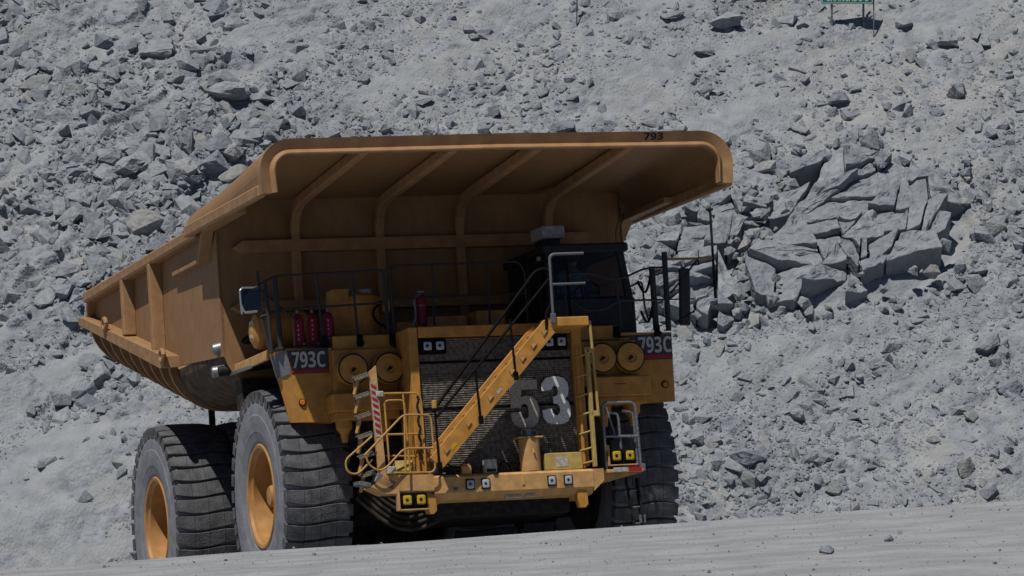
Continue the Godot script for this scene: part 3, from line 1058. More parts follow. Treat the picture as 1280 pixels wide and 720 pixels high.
func tyre_meshes() -> Array:
	var side := MB.new()
	var pr: Array = []
	var half := [Vector2(0.82, 0.40), Vector2(0.86, 0.49), Vector2(0.92, 0.525), Vector2(1.05, 0.555), Vector2(1.07, 0.562), Vector2(1.2, 0.572), Vector2(1.34, 0.572), Vector2(1.36, 0.562), Vector2(1.5, 0.553), Vector2(1.6, 0.54), Vector2(1.66, 0.52), Vector2(1.70, 0.46)]
	for i in half.size(): pr.append(Vector2(half[i].x, -half[i].y))
	for i in range(half.size() - 1, -1, -1): pr.append(half[i])
	side.lathe(pr, Vector3.ZERO, AXX, 72)
	var tread := MB.new()
	var N := 38
	var da := TAU / N
	var strips := [-0.56, -0.27, 0.0, 0.27, 0.56]
	var wave := func(x: float) -> float: return 0.018 * sin(x / 0.56 * PI * 0.9 + 0.5)
	var pt := func(x: float, a: float, r: float) -> Vector3: return Vector3(x, sin(a) * r, cos(a) * r)
	var crown := func(x: float) -> float: return 1.785 - 0.05 * pow(absf(x) / 0.56, 3.0)
	for k in N:
		for s in 4:
			var x0: float = strips[s] + 0.0035
			var x1: float = strips[s + 1] - 0.0035
			var gw := func(x: float) -> float: return 0.010 + 0.016 * pow(absf(x) / 0.56, 2.0)
			var m := 3
			for q in m:
				var xa := lerpf(x0, x1, float(q) / m)
				var xb := lerpf(x0, x1, float(q + 1) / m)
				var lo_a: float = k * da + wave.call(xa) + gw.call(xa)
				var hi_a: float = (k + 1) * da + wave.call(xa) - gw.call(xa)
				var lo_b: float = k * da + wave.call(xb) + gw.call(xb)
				var hi_b: float = (k + 1) * da + wave.call(xb) - gw.call(xb)
				var ra: float = crown.call(xa)
				var rb: float = crown.call(xb)
				var e := 0.006
				# top in two angular pieces
				var ma := (lo_a + hi_a) * 0.5
				var mbm := (lo_b + hi_b) * 0.5
				tread.quad(pt.call(xa, lo_a + e, ra), pt.call(xb, lo_b + e, rb), pt.call(xb, mbm, rb), pt.call(xa, ma, ra))
				tread.quad(pt.call(xa, ma, ra), pt.call(xb, mbm, rb), pt.call(xb, hi_b - e, rb), pt.call(xa, hi_a - e, ra))
				# bevels and flanks
				tread.quad(pt.call(xa, lo_a, ra - 0.012), pt.call(xb, lo_b, rb - 0.012), pt.call(xb, lo_b + e, rb), pt.call(xa, lo_a + e, ra))
				tread.quad(pt.call(xa, hi_a - e, ra), pt.call(xb, hi_b - e, rb), pt.call(xb, hi_b, rb - 0.012), pt.call(xa, hi_a, ra - 0.012))
				tread.quad(pt.call(xa, lo_a, 1.68), pt.call(xb, lo_b, 1.68), pt.call(xb, lo_b, rb - 0.012), pt.call(xa, lo_a, ra - 0.012))
				tread.quad(pt.call(xa, hi_a, ra - 0.012), pt.call(xb, hi_b, rb - 0.012), pt.call(xb, hi_b, 1.68), pt.call(xa, hi_a, 1.68))
			# end faces
			for sg in [0, 1]:
				var x: float = x1 if sg else x0
				var r: float = crown.call(x)
				var low := 1.68
				var xo := x
				if (s == 0 and sg == 0) or (s == 3 and sg == 1):
					low = 1.56
					xo = x + (0.0 if sg == 0 else 0.0)
				var la: float = k * da + wave.call(x) + gw.call(x)
				var ha: float = (k + 1) * da + wave.call(x) - gw.call(x)
				if sg: tread.quad(pt.call(x, la, low), pt.call(x, ha, low), pt.call(x, ha, r), pt.call(x, la, r))
				else: tread.quad(pt.call(x, la, r), pt.call(x, ha, r), pt.call(x, ha, low), pt.call(x, la, low))
				if low < 1.6:
					tread.quad(pt.call(x, la, r), pt.call(x, la, low), pt.call(x * 0.9, la, low), pt.call(x * 0.9, la, r))
					tread.quad(pt.call(x * 0.9, ha, r), pt.call(x * 0.9, ha, low), pt.call(x, ha, low), pt.call(x, ha, r))
	# rim, outer side toward +x
	var rim := MB.new()
	rim.lathe([Vector2(0.81, -0.45), Vector2(0.88, -0.47), Vector2(0.88, 0.50), Vector2(0.85, 0.53), Vector2(0.80, 0.52), Vector2(0.785, 0.47), Vector2(0.745, 0.44), Vector2(0.735, 0.15), Vector2(0.68, 0.06), Vector2(0.64, -0.12), Vector2(0.50, -0.16), Vector2(0.30, -0.10), Vector2(0.0, -0.10)], Vector3.ZERO, AXX, 56)
	for k in 24:
		var a := TAU * k / 24
		var c := V(-0.14, sin(a) * 0.56, cos(a) * 0.56)
		rim.cyl(c + V(-0.02, 0, 0), c + V(0.06, 0, 0), 0.024, 6, 0.004)
	var hub := MB.new()
	hub.lathe([Vector2(0.30, -0.05), Vector2(0.30, 0.14), Vector2(0.27, 0.18), Vector2(0.20, 0.20), Vector2(0.18, 0.34), Vector2(0.15, 0.38), Vector2(0.0, 0.39)], Vector3.ZERO, AXX, 32)
	for k in 10:
		var a := TAU * k / 10
		var c := V(0.19, sin(a) * 0.24, cos(a) * 0.24)
		hub.cyl(c, c + V(0.03, 0, 0), 0.018, 6, 0.003)
	return [side.mesh(M.sidewall), tread.mesh(M.rubber), rim.mesh(M.rim), hub.mesh(M.rim)]

func stroke_digit(lines: Array, wd: float) -> PackedVector2Array:
	var p := PackedVector2Array(lines)
	return Geometry2D.offset_polyline(p, wd, Geometry2D.JOIN_ROUND, Geometry2D.END_BUTT)[0]

func arc_pts(cx: float, cy: float, rx: float, ry: float, a0: float, a1: float, n: int) -> Array:
	var o: Array = []
	for i in n + 1:
		var a := deg_to_rad(lerpf(a0, a1, float(i) / n))
		o.append(Vector2(cx + rx * cos(a), cy + ry * sin(a)))
	return o

func canopy_section(z: float) -> Array:   # outer outline of the canopy at z, from lower left round to lower right
	var t := (z + 1.5) / 5.7
	var top := lerpf(6.84, 7.07, t)
	var bot := lerpf(6.34, 6.22, t)
	var hw := 3.95 + 0.0 * z
	var r := 0.50
	var o: Array = [Vector2(-hw + 0.02, bot)]
	o.append_array(arc_pts(-hw + r, top - minf(r, top - bot - 0.03), r, minf(r, top - bot - 0.03), 180, 90, 9))
	for x in [-2.4, -1.2, 0.0, 1.2, 2.4]: o.append(Vector2(x, top + 0.02 * (1.0 - absf(x) / 3.0)))
	o.append_array(arc_pts(hw - r, top - minf(r, top - bot - 0.03), r, minf(r, top - bot - 0.03), 90, 0, 9))
	o.append(Vector2(hw - 0.02, bot))
	return o

func inset(sec: Array, d: float) -> Array:
	var o: Array = []
	for i in sec.size():
		var a: Vector2 = sec[maxi(i - 1, 0)]
		var b: Vector2 = sec[mini(i + 1, sec.size() - 1)]
		var t := (b - a).normalized()
		o.append(sec[i] + Vector2(t.y, -t.x) * d)
	return o

func floor_y(z: float) -> float: return lerpf(4.45, 5.93, clampf((-4.1 - z) / 6.0, 0, 1))

func floor_section(z: float, out: float) -> Array:   # left side edge, round underneath, to the right side edge
	var y := floor_y(z)
	var rx := 0.85 + out
	var ry := 0.74 + out
	var o: Array = []
	o.append_array(arc_pts(-2.75, y, rx, ry, 180, 270, 8))
	o.append_array(arc_pts(2.75, y, rx, ry, 270, 360, 8))
	return o

func build_truck() -> void:
	var tr := Node3D.new()
	tr.name = "haul_truck"
	add_child(tr)
	tr.transform = Transform3D(TB, TP)
	tag(tr, "huge dusty yellow mining dump truck numbered 53 standing on the haul road", "truck")
	truck_wheels(tr)
	truck_body(tr)
	truck_chassis(tr)
	truck_front(tr)
	truck_access(tr)
	truck_deck(tr)
	truck_cab(tr)
	build_driver()

func truck_wheels(tr: Node3D) -> void:
	var ms := tyre_meshes()
	for a in [[-2.81, 0.0, -1, true, 0.0], [2.81, 0.0, 1, true, 0.3], [-3.15, -5.9, -1, false, 0.7], [-1.93, -5.9, 1, false, 1.1], [1.93, -5.9, -1, false, 1.9], [3.15, -5.9, 1, false, 2.3]]:
		var w := node("wheel", tr, V(a[0], 1.775, a[1]))
		w.transform.basis = Basis.from_euler(Vector3(0, 0.0 if a[2] > 0 else PI, 0)) * Basis(Vector3.RIGHT, a[4])
		putm("tyre", ms[0], w)
		putm("tread", ms[1], w)
		putm("rim", ms[2], w)
		if a[3]: putm("hub", ms[3], w)

func loft(mb: MB, rings: Array, flip := false) -> void:
	for i in rings.size() - 1:
		for k in rings[i].size() - 1:
			if flip: mb.quad(rings[i][k], rings[i][k + 1], rings[i + 1][k + 1], rings[i + 1][k])
			else: mb.quad(rings[i][k], rings[i + 1][k], rings[i + 1][k + 1], rings[i][k + 1])

func ring3(sec: Array, z: float) -> Array:
	var o: Array = []
	var dx := -0.16 * smoothstep(0.0, 4.1, z)
	for p in sec: o.append(Vector3(p.x + dx, p.y, z))
	return o

func truck_body(tr: Node3D) -> void:
	var body := node("dump_body", tr)
	# side panels
	for s in [-1.0, 1.0]:
		var mb := MB.new()
		var poly := PackedVector2Array([V2(-10.05, 5.98), V2(-9.75, 6.42), V2(-1.6, 6.44), V2(-1.2, 6.8), V2(-0.8, 6.85), V2(-0.8, 4.2), V2(-4.1, 4.4)])
		mb.prism(poly, V(s * 3.56, 0, 0), V(0, 0, 1), V(0, 1, 0), V(s, 0, 0), 0.0, 0.05)
		put("side_panel", mb, M.body, body)
		mb = MB.new()
		mb.bar(V(s * 3.71, 6.36, -9.95), V(s * 3.71, 6.40, -1.45), 0.24, 0.2, Vector3.UP, 0.035)
		put("top_rail", mb, M.bodyrib, body)
		mb = MB.new()   # tail post
		mb.bar(V(s * 3.68, 6.3, -9.86), V(s * 3.68, 5.98, -10.06), 0.16, 0.12)
		put("tail_post", mb, M.bodyrib, body)
		for a in [[-6.85, 5.28], [-4.75, 4.72]]:
			mb = MB.new()
			mb.box(V(s * 3.72, (a[1] + 6.3) * 0.5, a[0]), V(0.24, 6.3 - a[1], 0.16), Basis.IDENTITY, 0.02)
			put("side_rib", mb, M.bodyrib, body)
		mb = MB.new()   # lower flange
		var fl := PackedVector2Array([V2(-10.1, 5.88), V2(-10.05, 6.02), V2(-4.05, 4.62), V2(-3.75, 4.55), V2(-3.75, 4.36), V2(-4.05, 4.38)])
		mb.prism(fl, V(s * 3.6, 0, 0), V(0, 0, 1), V(0, 1, 0), V(s, 0, 0), 0.012, 0.3)
		put("lower_flange", mb, M.bodyrib, body)
		for a in [[-7.9, 5.62], [-3.75, 4.56]]:
			mb = MB.new()
			var ring: Array = []
			for k in 13: ring.append(V(s * 3.92, a[1] + 0.1 * sin(TAU * k / 12.0), a[0] + 0.12 * cos(TAU * k / 12.0)))
			mb.tube(ring, 0.045, 8)
			put("lifting_eye", mb, M.bodyrib, body)
		mb = MB.new()   # box rail along the canopy's side edge
		mb.bar(V(s * 3.93 - 0.14, 6.29, 3.93), V(s * 3.93, 6.40, -1.48), 0.13, 0.20, Vector3.UP, 0.03)
		put("canopy_side_rail", mb, M.bodyrib, body)
		mb = MB.new()   # gusset flange under the canopy
		var gp := [V(s * 3.74, 6.36, 1.3), V(s * 3.74, 6.36, -0.80), V(s * 3.68, 5.90, -1.48), V(s * 3.66, 5.94, -3.5)]
		mb.bar(gp[0], gp[1], 0.22, 0.10)
		mb.bar(gp[1] + V(0, 0.04, 0), gp[2], 0.20, 0.12)
		mb.bar(gp[2] + V(0, 0.02, 0), gp[3], 0.12, 0.07)
		put("gusset", mb, M.bodyrib, body)
	# floor, underside
	var mb := MB.new()
	var rings: Array = []
	for z in [-10.08, -9.0, -7.5, -6.0, -4.1]: rings.append(ring3(floor_section(z, 0.0), z))
	loft(mb, rings, true)
	put("floor", mb, M.body, body)
	mb = MB.new()
	rings = []
	for z in [-4.1, -3.9, -2.4, -0.82]: rings.append(ring3(floor_section(-4.1, 0.0).map(func(p): return p + Vector2(0, 0.0 if z < -4.0 else -0.12)), z))
	loft(mb, rings, true)
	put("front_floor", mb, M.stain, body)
	# ribs under the floor, following its curve
	for k in 9:
		var z := -9.9 + k * 0.725
		mb = MB.new()
		var w := 0.05
		var i0 := floor_section(z - w, -0.02)
		var o0 := floor_section(z - w, 0.13)
		var i1 := floor_section(z + w, -0.02)
		var o1 := floor_section(z + w, 0.13)
		loft(mb, [ring3(i0, z - w), ring3(o0, z - w), ring3(o1, z + w), ring3(i1, z + w)], true)
		put("floor_rib", mb, M.bodyrib, body)
	# front wall with rounded lower corners
	mb = MB.new()
	var fw := PackedVector2Array()
	for p in floor_section(-4.1, 0.0): fw.append(p + Vector2(0, -0.12))
	fw.append(V2(3.6, 6.86)); fw.append(V2(-3.6, 6.86))
	mb.prism(fw, Vector3.ZERO, V(1, 0, 0), V(0, 1, 0), V(0, 0, 1), -0.86, -0.80)
	put("front_wall", mb, M.body, body)
	# tail plate of the floor
	# canopy shell
	mb = MB.new()
	rings = []
	var inner: Array = []
	for z in [-1.5, 0.0, 1.4, 2.8, 4.02]:
		rings.append(ring3(canopy_section(z), z))
		inner.append(ring3(inset(canopy_section(z), 0.06), z))
	loft(mb, rings, true)
	loft(mb, inner, false)
	for i in 4:
		for e in [0, rings[0].size() - 1]:
			mb.quad(rings[i][e], inner[i][e], inner[i + 1][e], rings[i + 1][e])
	var nn: int = rings[0].size()
	for k in nn - 1: mb.quad(rings[0][k], inner[0][k], inner[0][k + 1], rings[0][k + 1])
	put("canopy", mb, M.body, body)
	# lip: leaning band and the bright bottom flange
	mb = MB.new()
	var sec := canopy_section(4.04)
	var r9 := ring3(inset(sec, -0.02), 3.920)
	var r0 := ring3(inset(sec, -0.02), 4.120)
	var r1 := ring3(inset(sec, 0.15), 4.050)
	var r2 := ring3(inset(sec, 0.16), 3.880)
	loft(mb, [r9, r0, r1, r2], true)
	for e in [0, nn - 1]: mb.quad(r9[e], r0[e], r1[e], r2[e])
	var lip := put("lip", mb, M.bodyrib, body)
	mb = MB.new()
	loft(mb, [ring3(inset(sec, 0.14), 3.960), ring3(inset(sec, 0.148), 4.065), ring3(inset(sec, 0.205), 4.125), ring3(inset(sec, 0.225), 4.120), ring3(inset(sec, 0.225), 3.960)], true)
	put("lip_flange", mb, M.bodyrib, body)
	text("number", "793", V(2.48, 7.01, 4.092), Basis(Vector3.RIGHT, 0.39), 0.12, 0.33, M.dark_steel, lip, 0.008)
	# ribs from the front wall round under the canopy
	for x in [-2.27, -0.79, 0.63, 2.21]:
		mb = MB.new()
		var path := [V(x, 4.2, -0.72), V(x, 6.2, -0.70)]
		for q in [[6.45, -0.62], [6.62, -0.45], [6.70, -0.2]]: path.append(V(x, q[0], q[1]))
		path.append(V(x, 6.74, 0.2)); path.append(V(x - 0.1, 6.91, 3.95))
		for i in path.size() - 1:
			mb.bar(path[i], path[i + 1] + (path[i + 1] - path[i]).normalized() * 0.02, 0.15, 0.17, Vector3.RIGHT.cross(path[i + 1] - path[i]), 0.02)
		put("canopy_rib", mb, M.bodyrib, body)
	for a in [[-3.35, 3.05, 6.01, 0.20], [-3.45, 3.2, 5.0, 0.17]]:
		mb = MB.new()
		var pl := PackedVector2Array([V2(a[0], a[2]), V2(a[0] + 0.14, a[2] + a[3] * 0.5), V2(a[1] - 0.14, a[2] + a[3] * 0.5), V2(a[1], a[2]), V2(a[1] - 0.14, a[2] - a[3] * 0.5), V2(a[0] + 0.14, a[2] - a[3] * 0.5)])
		mb.prism(pl, Vector3.ZERO, V(1, 0, 0), V(0, 1, 0), V(0, 0, 1), -0.80, -0.60)
		put("cross_beam", mb, M.bodyrib, body)
	# rock ejector bars between the rear tyres
	for s in [-1.0, 1.0]:
		mb = MB.new()
		mb.bar(V(s * 2.54, 4.4, -5.9), V(s * 2.54, 2.6, -5.9), 0.1, 0.1)
		put("rock_ejector", mb, M.black, body)

func truck_chassis(tr: Node3D) -> void:
	var f := node("chassis", tr)
	for s in [-1.0, 1.0]:
		var mb := MB.new()
		mb.box(V(s * 0.75, 2.0, -2.6), V(0.4, 0.8, 10.2))
		put("frame_rail", mb, M.grime, f)
		mb = MB.new()
		mb.cyl(V(s * 1.75, 1.2, 0), V(s * 1.75, 3.7, 0.0), 0.27, 20)
		mb.cyl(V(s * 1.75, 1.75, 0), V(s * 2.7, 1.75, 0), 0.3, 20)
		mb.cyl(V(s * 2.25, 1.775, 0), V(s * 2.5, 1.775, 0), 0.86, 28)
		put("front_suspension", mb, M.grime, f)
		mb = MB.new()
		mb.cyl(V(s * 0.5, 2.4, -5.0), V(s * 0.5, 3.9, -3.2), 0.16, 16)
		put("hoist_cylinder", mb, M.grime, f)
		mb = MB.new()
		mb.cyl(V(s * 1.1, 1.9, -6.9), V(s * 1.1, 3.4, -6.8), 0.17, 16)
		put("rear_suspension", mb, M.grime, f)
	var mb := MB.new()
	mb.box(V(0, 2.7, 0.9), V(2.3, 2.5, 2.6))
	put("engine", mb, M.grime, f)
	mb = MB.new()
	mb.cyl(V(-3.0, 1.78, -5.9), V(3.0, 1.78, -5.9), 0.55, 24)
	mb.box(V(0, 1.8, -5.4), V(1.5, 1.4, 1.6))
	put("rear_axle", mb, M.grime, f)
	mb = MB.new()
	mb.cyl(V(-1.75, 1.4, 0), V(1.75, 1.4, 0), 0.28, 16)
	mb.box(V(0, 1.35, 1.6), V(2.2, 0.5, 2.2))
	put("front_cross_member", mb, M.dark_steel, f)
	mb = MB.new()
	mb.cyl(V(-1.9, 2.2, -3.9), V(-1.9, 2.2, -2.1), 0.62, 24)
	put("fuel_tank", mb, M.grime, f)
	mb = MB.new()
	mb.cyl(V(1.9, 2.2, -3.9), V(1.9, 2.2, -2.1), 0.62, 24)
	put("hydraulic_tank", mb, M.grime, f)
	# inner wheel arches, dark plates beside the engine
	for s in [-1.0, 1.0]:
		mb = MB.new()
		mb.box(V(s * 1.35, 2.9, 0.6), V(0.06, 2.0, 2.4))
		mb.box(V(s * 1.9, 3.0, 1.55), V(1.1, 1.4, 0.06))
		put("splash_plate", mb, M.grime, f)
	# hoses hanging behind the bumper
	for k in 7:
		mb = MB.new()
		var y := 1.15 + 0.1 * k
		var pts: Array = []
		for i in 9:
			var t := i / 8.0
			pts.append(V(lerpf(-2.25 + 0.05 * k, -0.9, t), y - 0.35 * sin(PI * t) + 0.4 * (1 - t), 1.9 - 0.06 * k + 0.3 * t))
		mb.tube(pts, 0.035, 8)
		put("hose", mb, M.grime, f)

func lamp(parent: Node, at: Vector3, w: float, h: float, m: Material, called := "lamp") -> void:
	var mb := MB.new()
	mb.box(at, V(w, h, 0.07), Basis.IDENTITY, 0.012)
	var o := put(called, mb, M.black, parent)
	mb = MB.new()
	# rounded square lens, slightly domed
	var poly := PackedVector2Array()
	var r := w * 0.16
	for q in [[1, 1, 0], [-1, 1, 90], [-1, -1, 180], [1, -1, 270]]:
		for k in 4:
			var a := deg_to_rad(q[2] + k * 30.0)
			poly.append(Vector2(q[0] * (w * 0.40 - r) + r * cos(a), q[1] * (h * 0.40 - r) + r * sin(a)))
	var c := at + V(0, 0, 0.05)
	for i in poly.size():
		var a := poly[i]
		var b := poly[(i + 1) % poly.size()]
		mb.tri(c, c + V(a.x * 0.75, a.y * 0.75, -0.003), c + V(b.x * 0.75, b.y * 0.75, -0.003))
		mb.quad(c + V(a.x * 0.75, a.y * 0.75, -0.003), c + V(a.x, a.y, -0.014), c + V(b.x, b.y, -0.014), c + V(b.x * 0.75, b.y * 0.75, -0.003))
	put("lens", mb, m, o)
	mb = MB.new()
	mb.cyl(c + V(-0.01, 0.002, -0.01), c + V(-0.01, 0.002, 0.003), w * 0.15, 12, 0.001)
	put("bulb_shield", mb, M.dark_steel, o)

func truck_front(tr: Node3D) -> void:
	# fenders
	for s in [-1.0, 1.0]:
		var mb := MB.new()
		var ofs := 0.0 if s < 0 else 0.05
		var top := [V(s * 2.47, 4.04 + ofs, 1.8), V(s * 3.25, 4.02 + ofs, 1.8), V(s * 3.43, 4.0 + ofs, 1.45), V(s * 3.40, 4.0 + ofs, 1.30), V(s * 2.47, 4.04 + ofs, 1.30)]
		var bot := [V(s * 2.49, 2.80 + ofs * 2, 1.8), V(s * 3.06, 2.81 + ofs * 2, 1.8), V(s * 3.17, 2.84 + ofs * 2, 1.50), V(s * 3.14, 2.84 + ofs * 2, 1.46), V(s * 2.49, 2.80 + ofs * 2, 1.46)]
		if s > 0:
			top[1].x = 3.40; bot[1].x = 3.38; top[2].x = 3.43; bot[2].x = 3.40; top[3].x = 3.41; bot[3].x = 3.38
		for i in 5:
			var i2 := (i + 1) % 5
			if s < 0: mb.quad(top[i], top[i2], bot[i2], bot[i])
			else: mb.quad(top[i], bot[i], bot[i2], top[i2])
		for q in [top, bot]:
			for i in range(1, 4): mb.tri(q[0], q[i], q[i + 1])
		var fd := put("fender", mb, M.yellow, tr)
		# dark number panel
		mb = MB.new()
		if s < 0:
			mb.prism(PackedVector2Array([V2(-3.235, 3.985), V2(-2.54, 4.0), V2(-2.545, 3.60), V2(-3.18, 3.60)]), V(0, 0, 1.8), V(1, 0, 0), V(0, 1, 0), V(0, 0, 1), 0.002, 0.008)
			put("number_panel", mb, M.decal, fd)
			mb = MB.new()
			var e := V(-0.005, 0, 0.004)
			mb.quad(V(-3.243, 3.99, 1.8) + e, V(-3.188, 3.60, 1.8) + e, V(-3.343, 3.57, 1.472) + e, V(-3.42, 3.92, 1.46) + e)
			put("number_panel", mb, M.decal_side, fd)
			mb = MB.new()
			mb.prism(PackedVector2Array([V2(-3.182, 3.655), V2(-2.547, 3.66), V2(-2.548, 3.615), V2(-3.175, 3.61)]), V(0, 0, 1.8), V(1, 0, 0), V(0, 1, 0), V(0, 0, 1), 0.0095, 0.013)
			put("red_stripe", mb, M.red, fd)
			text("lettering", "793C", V(-2.88, 3.825, 1.812), Basis.IDENTITY, 0.265, 0.56, M.letter, fd)
		else:
			mb.prism(PackedVector2Array([V2(2.66, 4.04), V2(3.395, 4.04), V2(3.39, 3.62), V2(2.66, 3.62)]), V(0, 0, 1.8), V(1, 0, 0), V(0, 1, 0), V(0, 0, 1), 0.002, 0.008)
			put("number_panel", mb, M.decal, fd)
			mb = MB.new()
			mb.prism(PackedVector2Array([V2(2.66, 3.70), V2(3.393, 3.70), V2(3.392, 3.635), V2(2.66, 3.635)]), V(0, 0, 1.8), V(1, 0, 0), V(0, 1, 0), V(0, 0, 1), 0.0095, 0.013)
			put("red_stripe", mb, M.red, fd)
			text("lettering", "793C", V(3.09, 3.87, 1.812), Basis.IDENTITY, 0.27, 0.58, M.letter, fd)
		mb = MB.new()
		var mc := V(s * 3.03, 3.13, 1.8) if s < 0 else V(3.22, 3.2, 1.8)
		mb.cyl(mc, mc + V(0, 0, 0.03), 0.062, 20, 0.008)
		var ml := put("marker_lamp", mb, M.black, fd)
		mb = MB.new()
		mb.cyl(mc + V(0, 0, 0.01), mc + V(0, 0, 0.042), 0.047, 20, 0.012)
		put("lens", mb, M.amber, ml)
		# deck front beam between fender and radiator tower
		mb = MB.new()
		mb.box(V(s * 1.95, 4.07 + ofs * 0.5, 1.74), V(1.02, 0.24, 0.16))
		put("deck_beam", mb, M.yellow, tr)
		# air cleaners
		var ac := node("air_cleaner", tr)
		mb = MB.new()
		var bx := -1.97 if s < 0 else 2.2
		mb.box(V(bx, 3.58, 1.84), V(1.08 if s < 0 else 1.0, 0.74, 0.2))
		put("housing", mb, M.yellow, ac)
		for cx in ([-2.24, -1.63] if s < 0 else [2.03, 2.52]):
			var c := V(cx, 3.61 if s < 0 else 3.645, 1.93)
			mb = MB.new()
			mb.cyl(c, c + V(0, 0, 0.22), 0.265, 36, 0.02)
			var cn := put("canister", mb, M.yellow, ac)
			mb = MB.new()
			var ring: Array = []
			for k in 37: ring.append(c + V(0.243 * cos(TAU * k / 36), 0.243 * sin(TAU * k / 36), 0.222))
			mb.tube(ring, 0.014, 6)
			put("clamp_ring", mb, M.dark_steel, cn)
			mb = MB.new()
			mb.lathe([Vector2(0.235, 0), Vector2(0.225, 0.03), Vector2(0.10, 0.045), Vector2(0.09, 0.02), Vector2(0.0, 0.018)], c + V(0, 0, 0.22), Basis(V(1, 0, 0), V(0, 0, 1), V(0, -1, 0)), 36)
			put("lid", mb, M.yellow, cn)
			mb = MB.new()
			mb.box(c + V(0, -0.02, 0.26), V(0.09, 0.03, 0.03), Basis(V(0, 0, 1), 0.5))
			mb.cyl(c + V(0, 0, 0.23), c + V(0, 0, 0.28), 0.022, 8)
			put("wing_nut", mb, M.dark_steel, cn)
		mb = MB.new()
		var lx := [-2.64, -1.43] if s < 0 else [1.86, 2.82]
		var ly := [2.92, 3.22] if s < 0 else [3.0, 3.33]
		mb.box(V((lx[0] + lx[1]) * 0.5, (ly[0] + ly[1]) * 0.5, 2.0), V(lx[1] - lx[0], ly[1] - ly[0], 0.42), Basis.IDENTITY, 0.02)
		mb.box(V((lx[0] + lx[1]) * 0.5, ly[0] - 0.06, 1.96), V(lx[1] - lx[0] - 0.12, 0.14, 0.34), Basis.IDENTITY, 0.02)
		put("lower_box", mb, M.yellow, ac)
		for cx in ([-2.4, -1.75] if s < 0 else [2.05, 2.55]):
			mb = MB.new()
			mb.lathe([Vector2(0, -0.36), Vector2(0.05, -0.36), Vector2(0.07, -0.22), Vector2(0.13, -0.14), Vector2(0.14, 0.0)], V(cx, ly[0] - 0.12, 1.96), Basis.IDENTITY, 16)
			put("dust_cup", mb, M.yellow, ac)
		if s > 0:
			mb = MB.new()
			mb.box(V(2.29, 3.20, 2.214), V(0.22, 0.016, 0.006), Basis.IDENTITY, 0.001)
			put("red_label", mb, M.red, ac)

	# radiator tower
	var g := node("radiator_grille", tr, V(0, 0, -0.08))
	var mb := MB.new()
	mb.box(V(-1.345, 3.02, 2.35), V(0.15, 2.36, 0.72))
	put("frame_side", mb, M.yellow, g)
	mb = MB.new()
	mb.box(V(1.43, 3.02, 2.35), V(0.17, 2.36, 0.72))
	put("frame_side", mb, M.yellow, g)
	mb = MB.new()
	mb.box(V(0.04, 4.115, 2.352), V(2.594, 0.18, 0.72))
	put("frame_top", mb, M.yellow, g)
	mb = MB.new()
	mb.box(V(0.04, 2.9, 2.25), V(2.58, 2.2, 0.2), Basis.IDENTITY, 0.0)
	put("radiator_core", mb, M.mesh, g)
	for y in [3.42, 3.08, 2.86, 2.62]:
		mb = MB.new()
		mb.box(V(-0.35 if y < 3.3 else 0.04, y, 2.46), V(1.75 if y < 3.3 else 2.5, 0.09, 0.05))
		put("core_bar", mb, M.chrome if y < 3.3 else M.dark_steel, g)
	mb = MB.new()
	var x := -1.25
	while x < 1.35:
		mb.box(V(x, 2.91, 2.62), V(0.015, 2.2, 0.012), Basis.IDENTITY, 0.0)
		x += 0.036
	var y := 1.83
	while y < 4.0:
		mb.box(V(0.04, y, 2.634), V(2.58, 0.015, 0.012), Basis.IDENTITY, 0.0)
		y += 0.036
	put("grille_mesh", mb, M.mesh, g)
	mb = MB.new()
	mb.box(V(0.04, 2.88, 2.645), V(2.58, 0.05, 0.02))
	mb.box(V(0.04, 3.62, 2.645), V(2.58, 0.04, 0.02))
	put("grille_stiffener", mb, M.black, g)
	for q in [-1.02, 1.055]:
		mb = MB.new()
		mb.box(V(q, 3.885, 2.66), V(0.46, 0.25, 0.07))
		var hb := put("lamp_box", mb, M.black, g)
		for dx in [-0.1, 0.11]: lamp(g, V(q + dx, 3.885, 2.71), 0.17, 0.17, M.lens)
	# big sheet-metal digits
	mb = MB.new()
	var five := PackedVector2Array([V2(0.05, 1), V2(0.95, 1), V2(0.95, 0.80), V2(0.40, 0.80), V2(0.385, 0.64), V2(0.55, 0.67), V2(0.75, 0.65), V2(0.90, 0.56), V2(0.97, 0.42), V2(0.97, 0.26), V2(0.90, 0.10), V2(0.75, 0.01), V2(0.55, 0), V2(0.30, 0), V2(0.13, 0.06), V2(0.04, 0.18), V2(0.02, 0.32), V2(0.36, 0.34), V2(0.38, 0.24), V2(0.45, 0.19), V2(0.53, 0.19), V2(0.60, 0.24), V2(0.62, 0.34), V2(0.60, 0.45), V2(0.53, 0.50), V2(0.45, 0.50), V2(0.38, 0.46), V2(0.36, 0.42), V2(0.03, 0.42)])
	mb.prism(five, V(0.21, 2.50, 2.70), V(0.51, 0, 0), V(0, 0.78, 0), V(0, 0, 1), 0.0, 0.03)
	put("digit_five", mb, M.dull, g)
	mb = MB.new()
	var three := PackedVector2Array([V2(0.03, 0.70), V2(0.06, 0.86), V2(0.2, 0.97), V2(0.42, 1), V2(0.62, 1), V2(0.82, 0.96), V2(0.94, 0.86), V2(0.96, 0.72), V2(0.93, 0.60), V2(0.82, 0.52), V2(0.94, 0.45), V2(0.99, 0.32), V2(0.97, 0.17), V2(0.87, 0.05), V2(0.68, 0), V2(0.40, 0), V2(0.18, 0.03), V2(0.05, 0.14), V2(0.02, 0.30), V2(0.35, 0.33), V2(0.37, 0.24), V2(0.45, 0.19), V2(0.54, 0.19), V2(0.62, 0.24), V2(0.64, 0.32), V2(0.60, 0.40), V2(0.50, 0.43), V2(0.42, 0.43), V2(0.42, 0.58), V2(0.50, 0.58), V2(0.58, 0.62), V2(0.61, 0.70), V2(0.58, 0.78), V2(0.5, 0.81), V2(0.43, 0.79), V2(0.37, 0.72)])
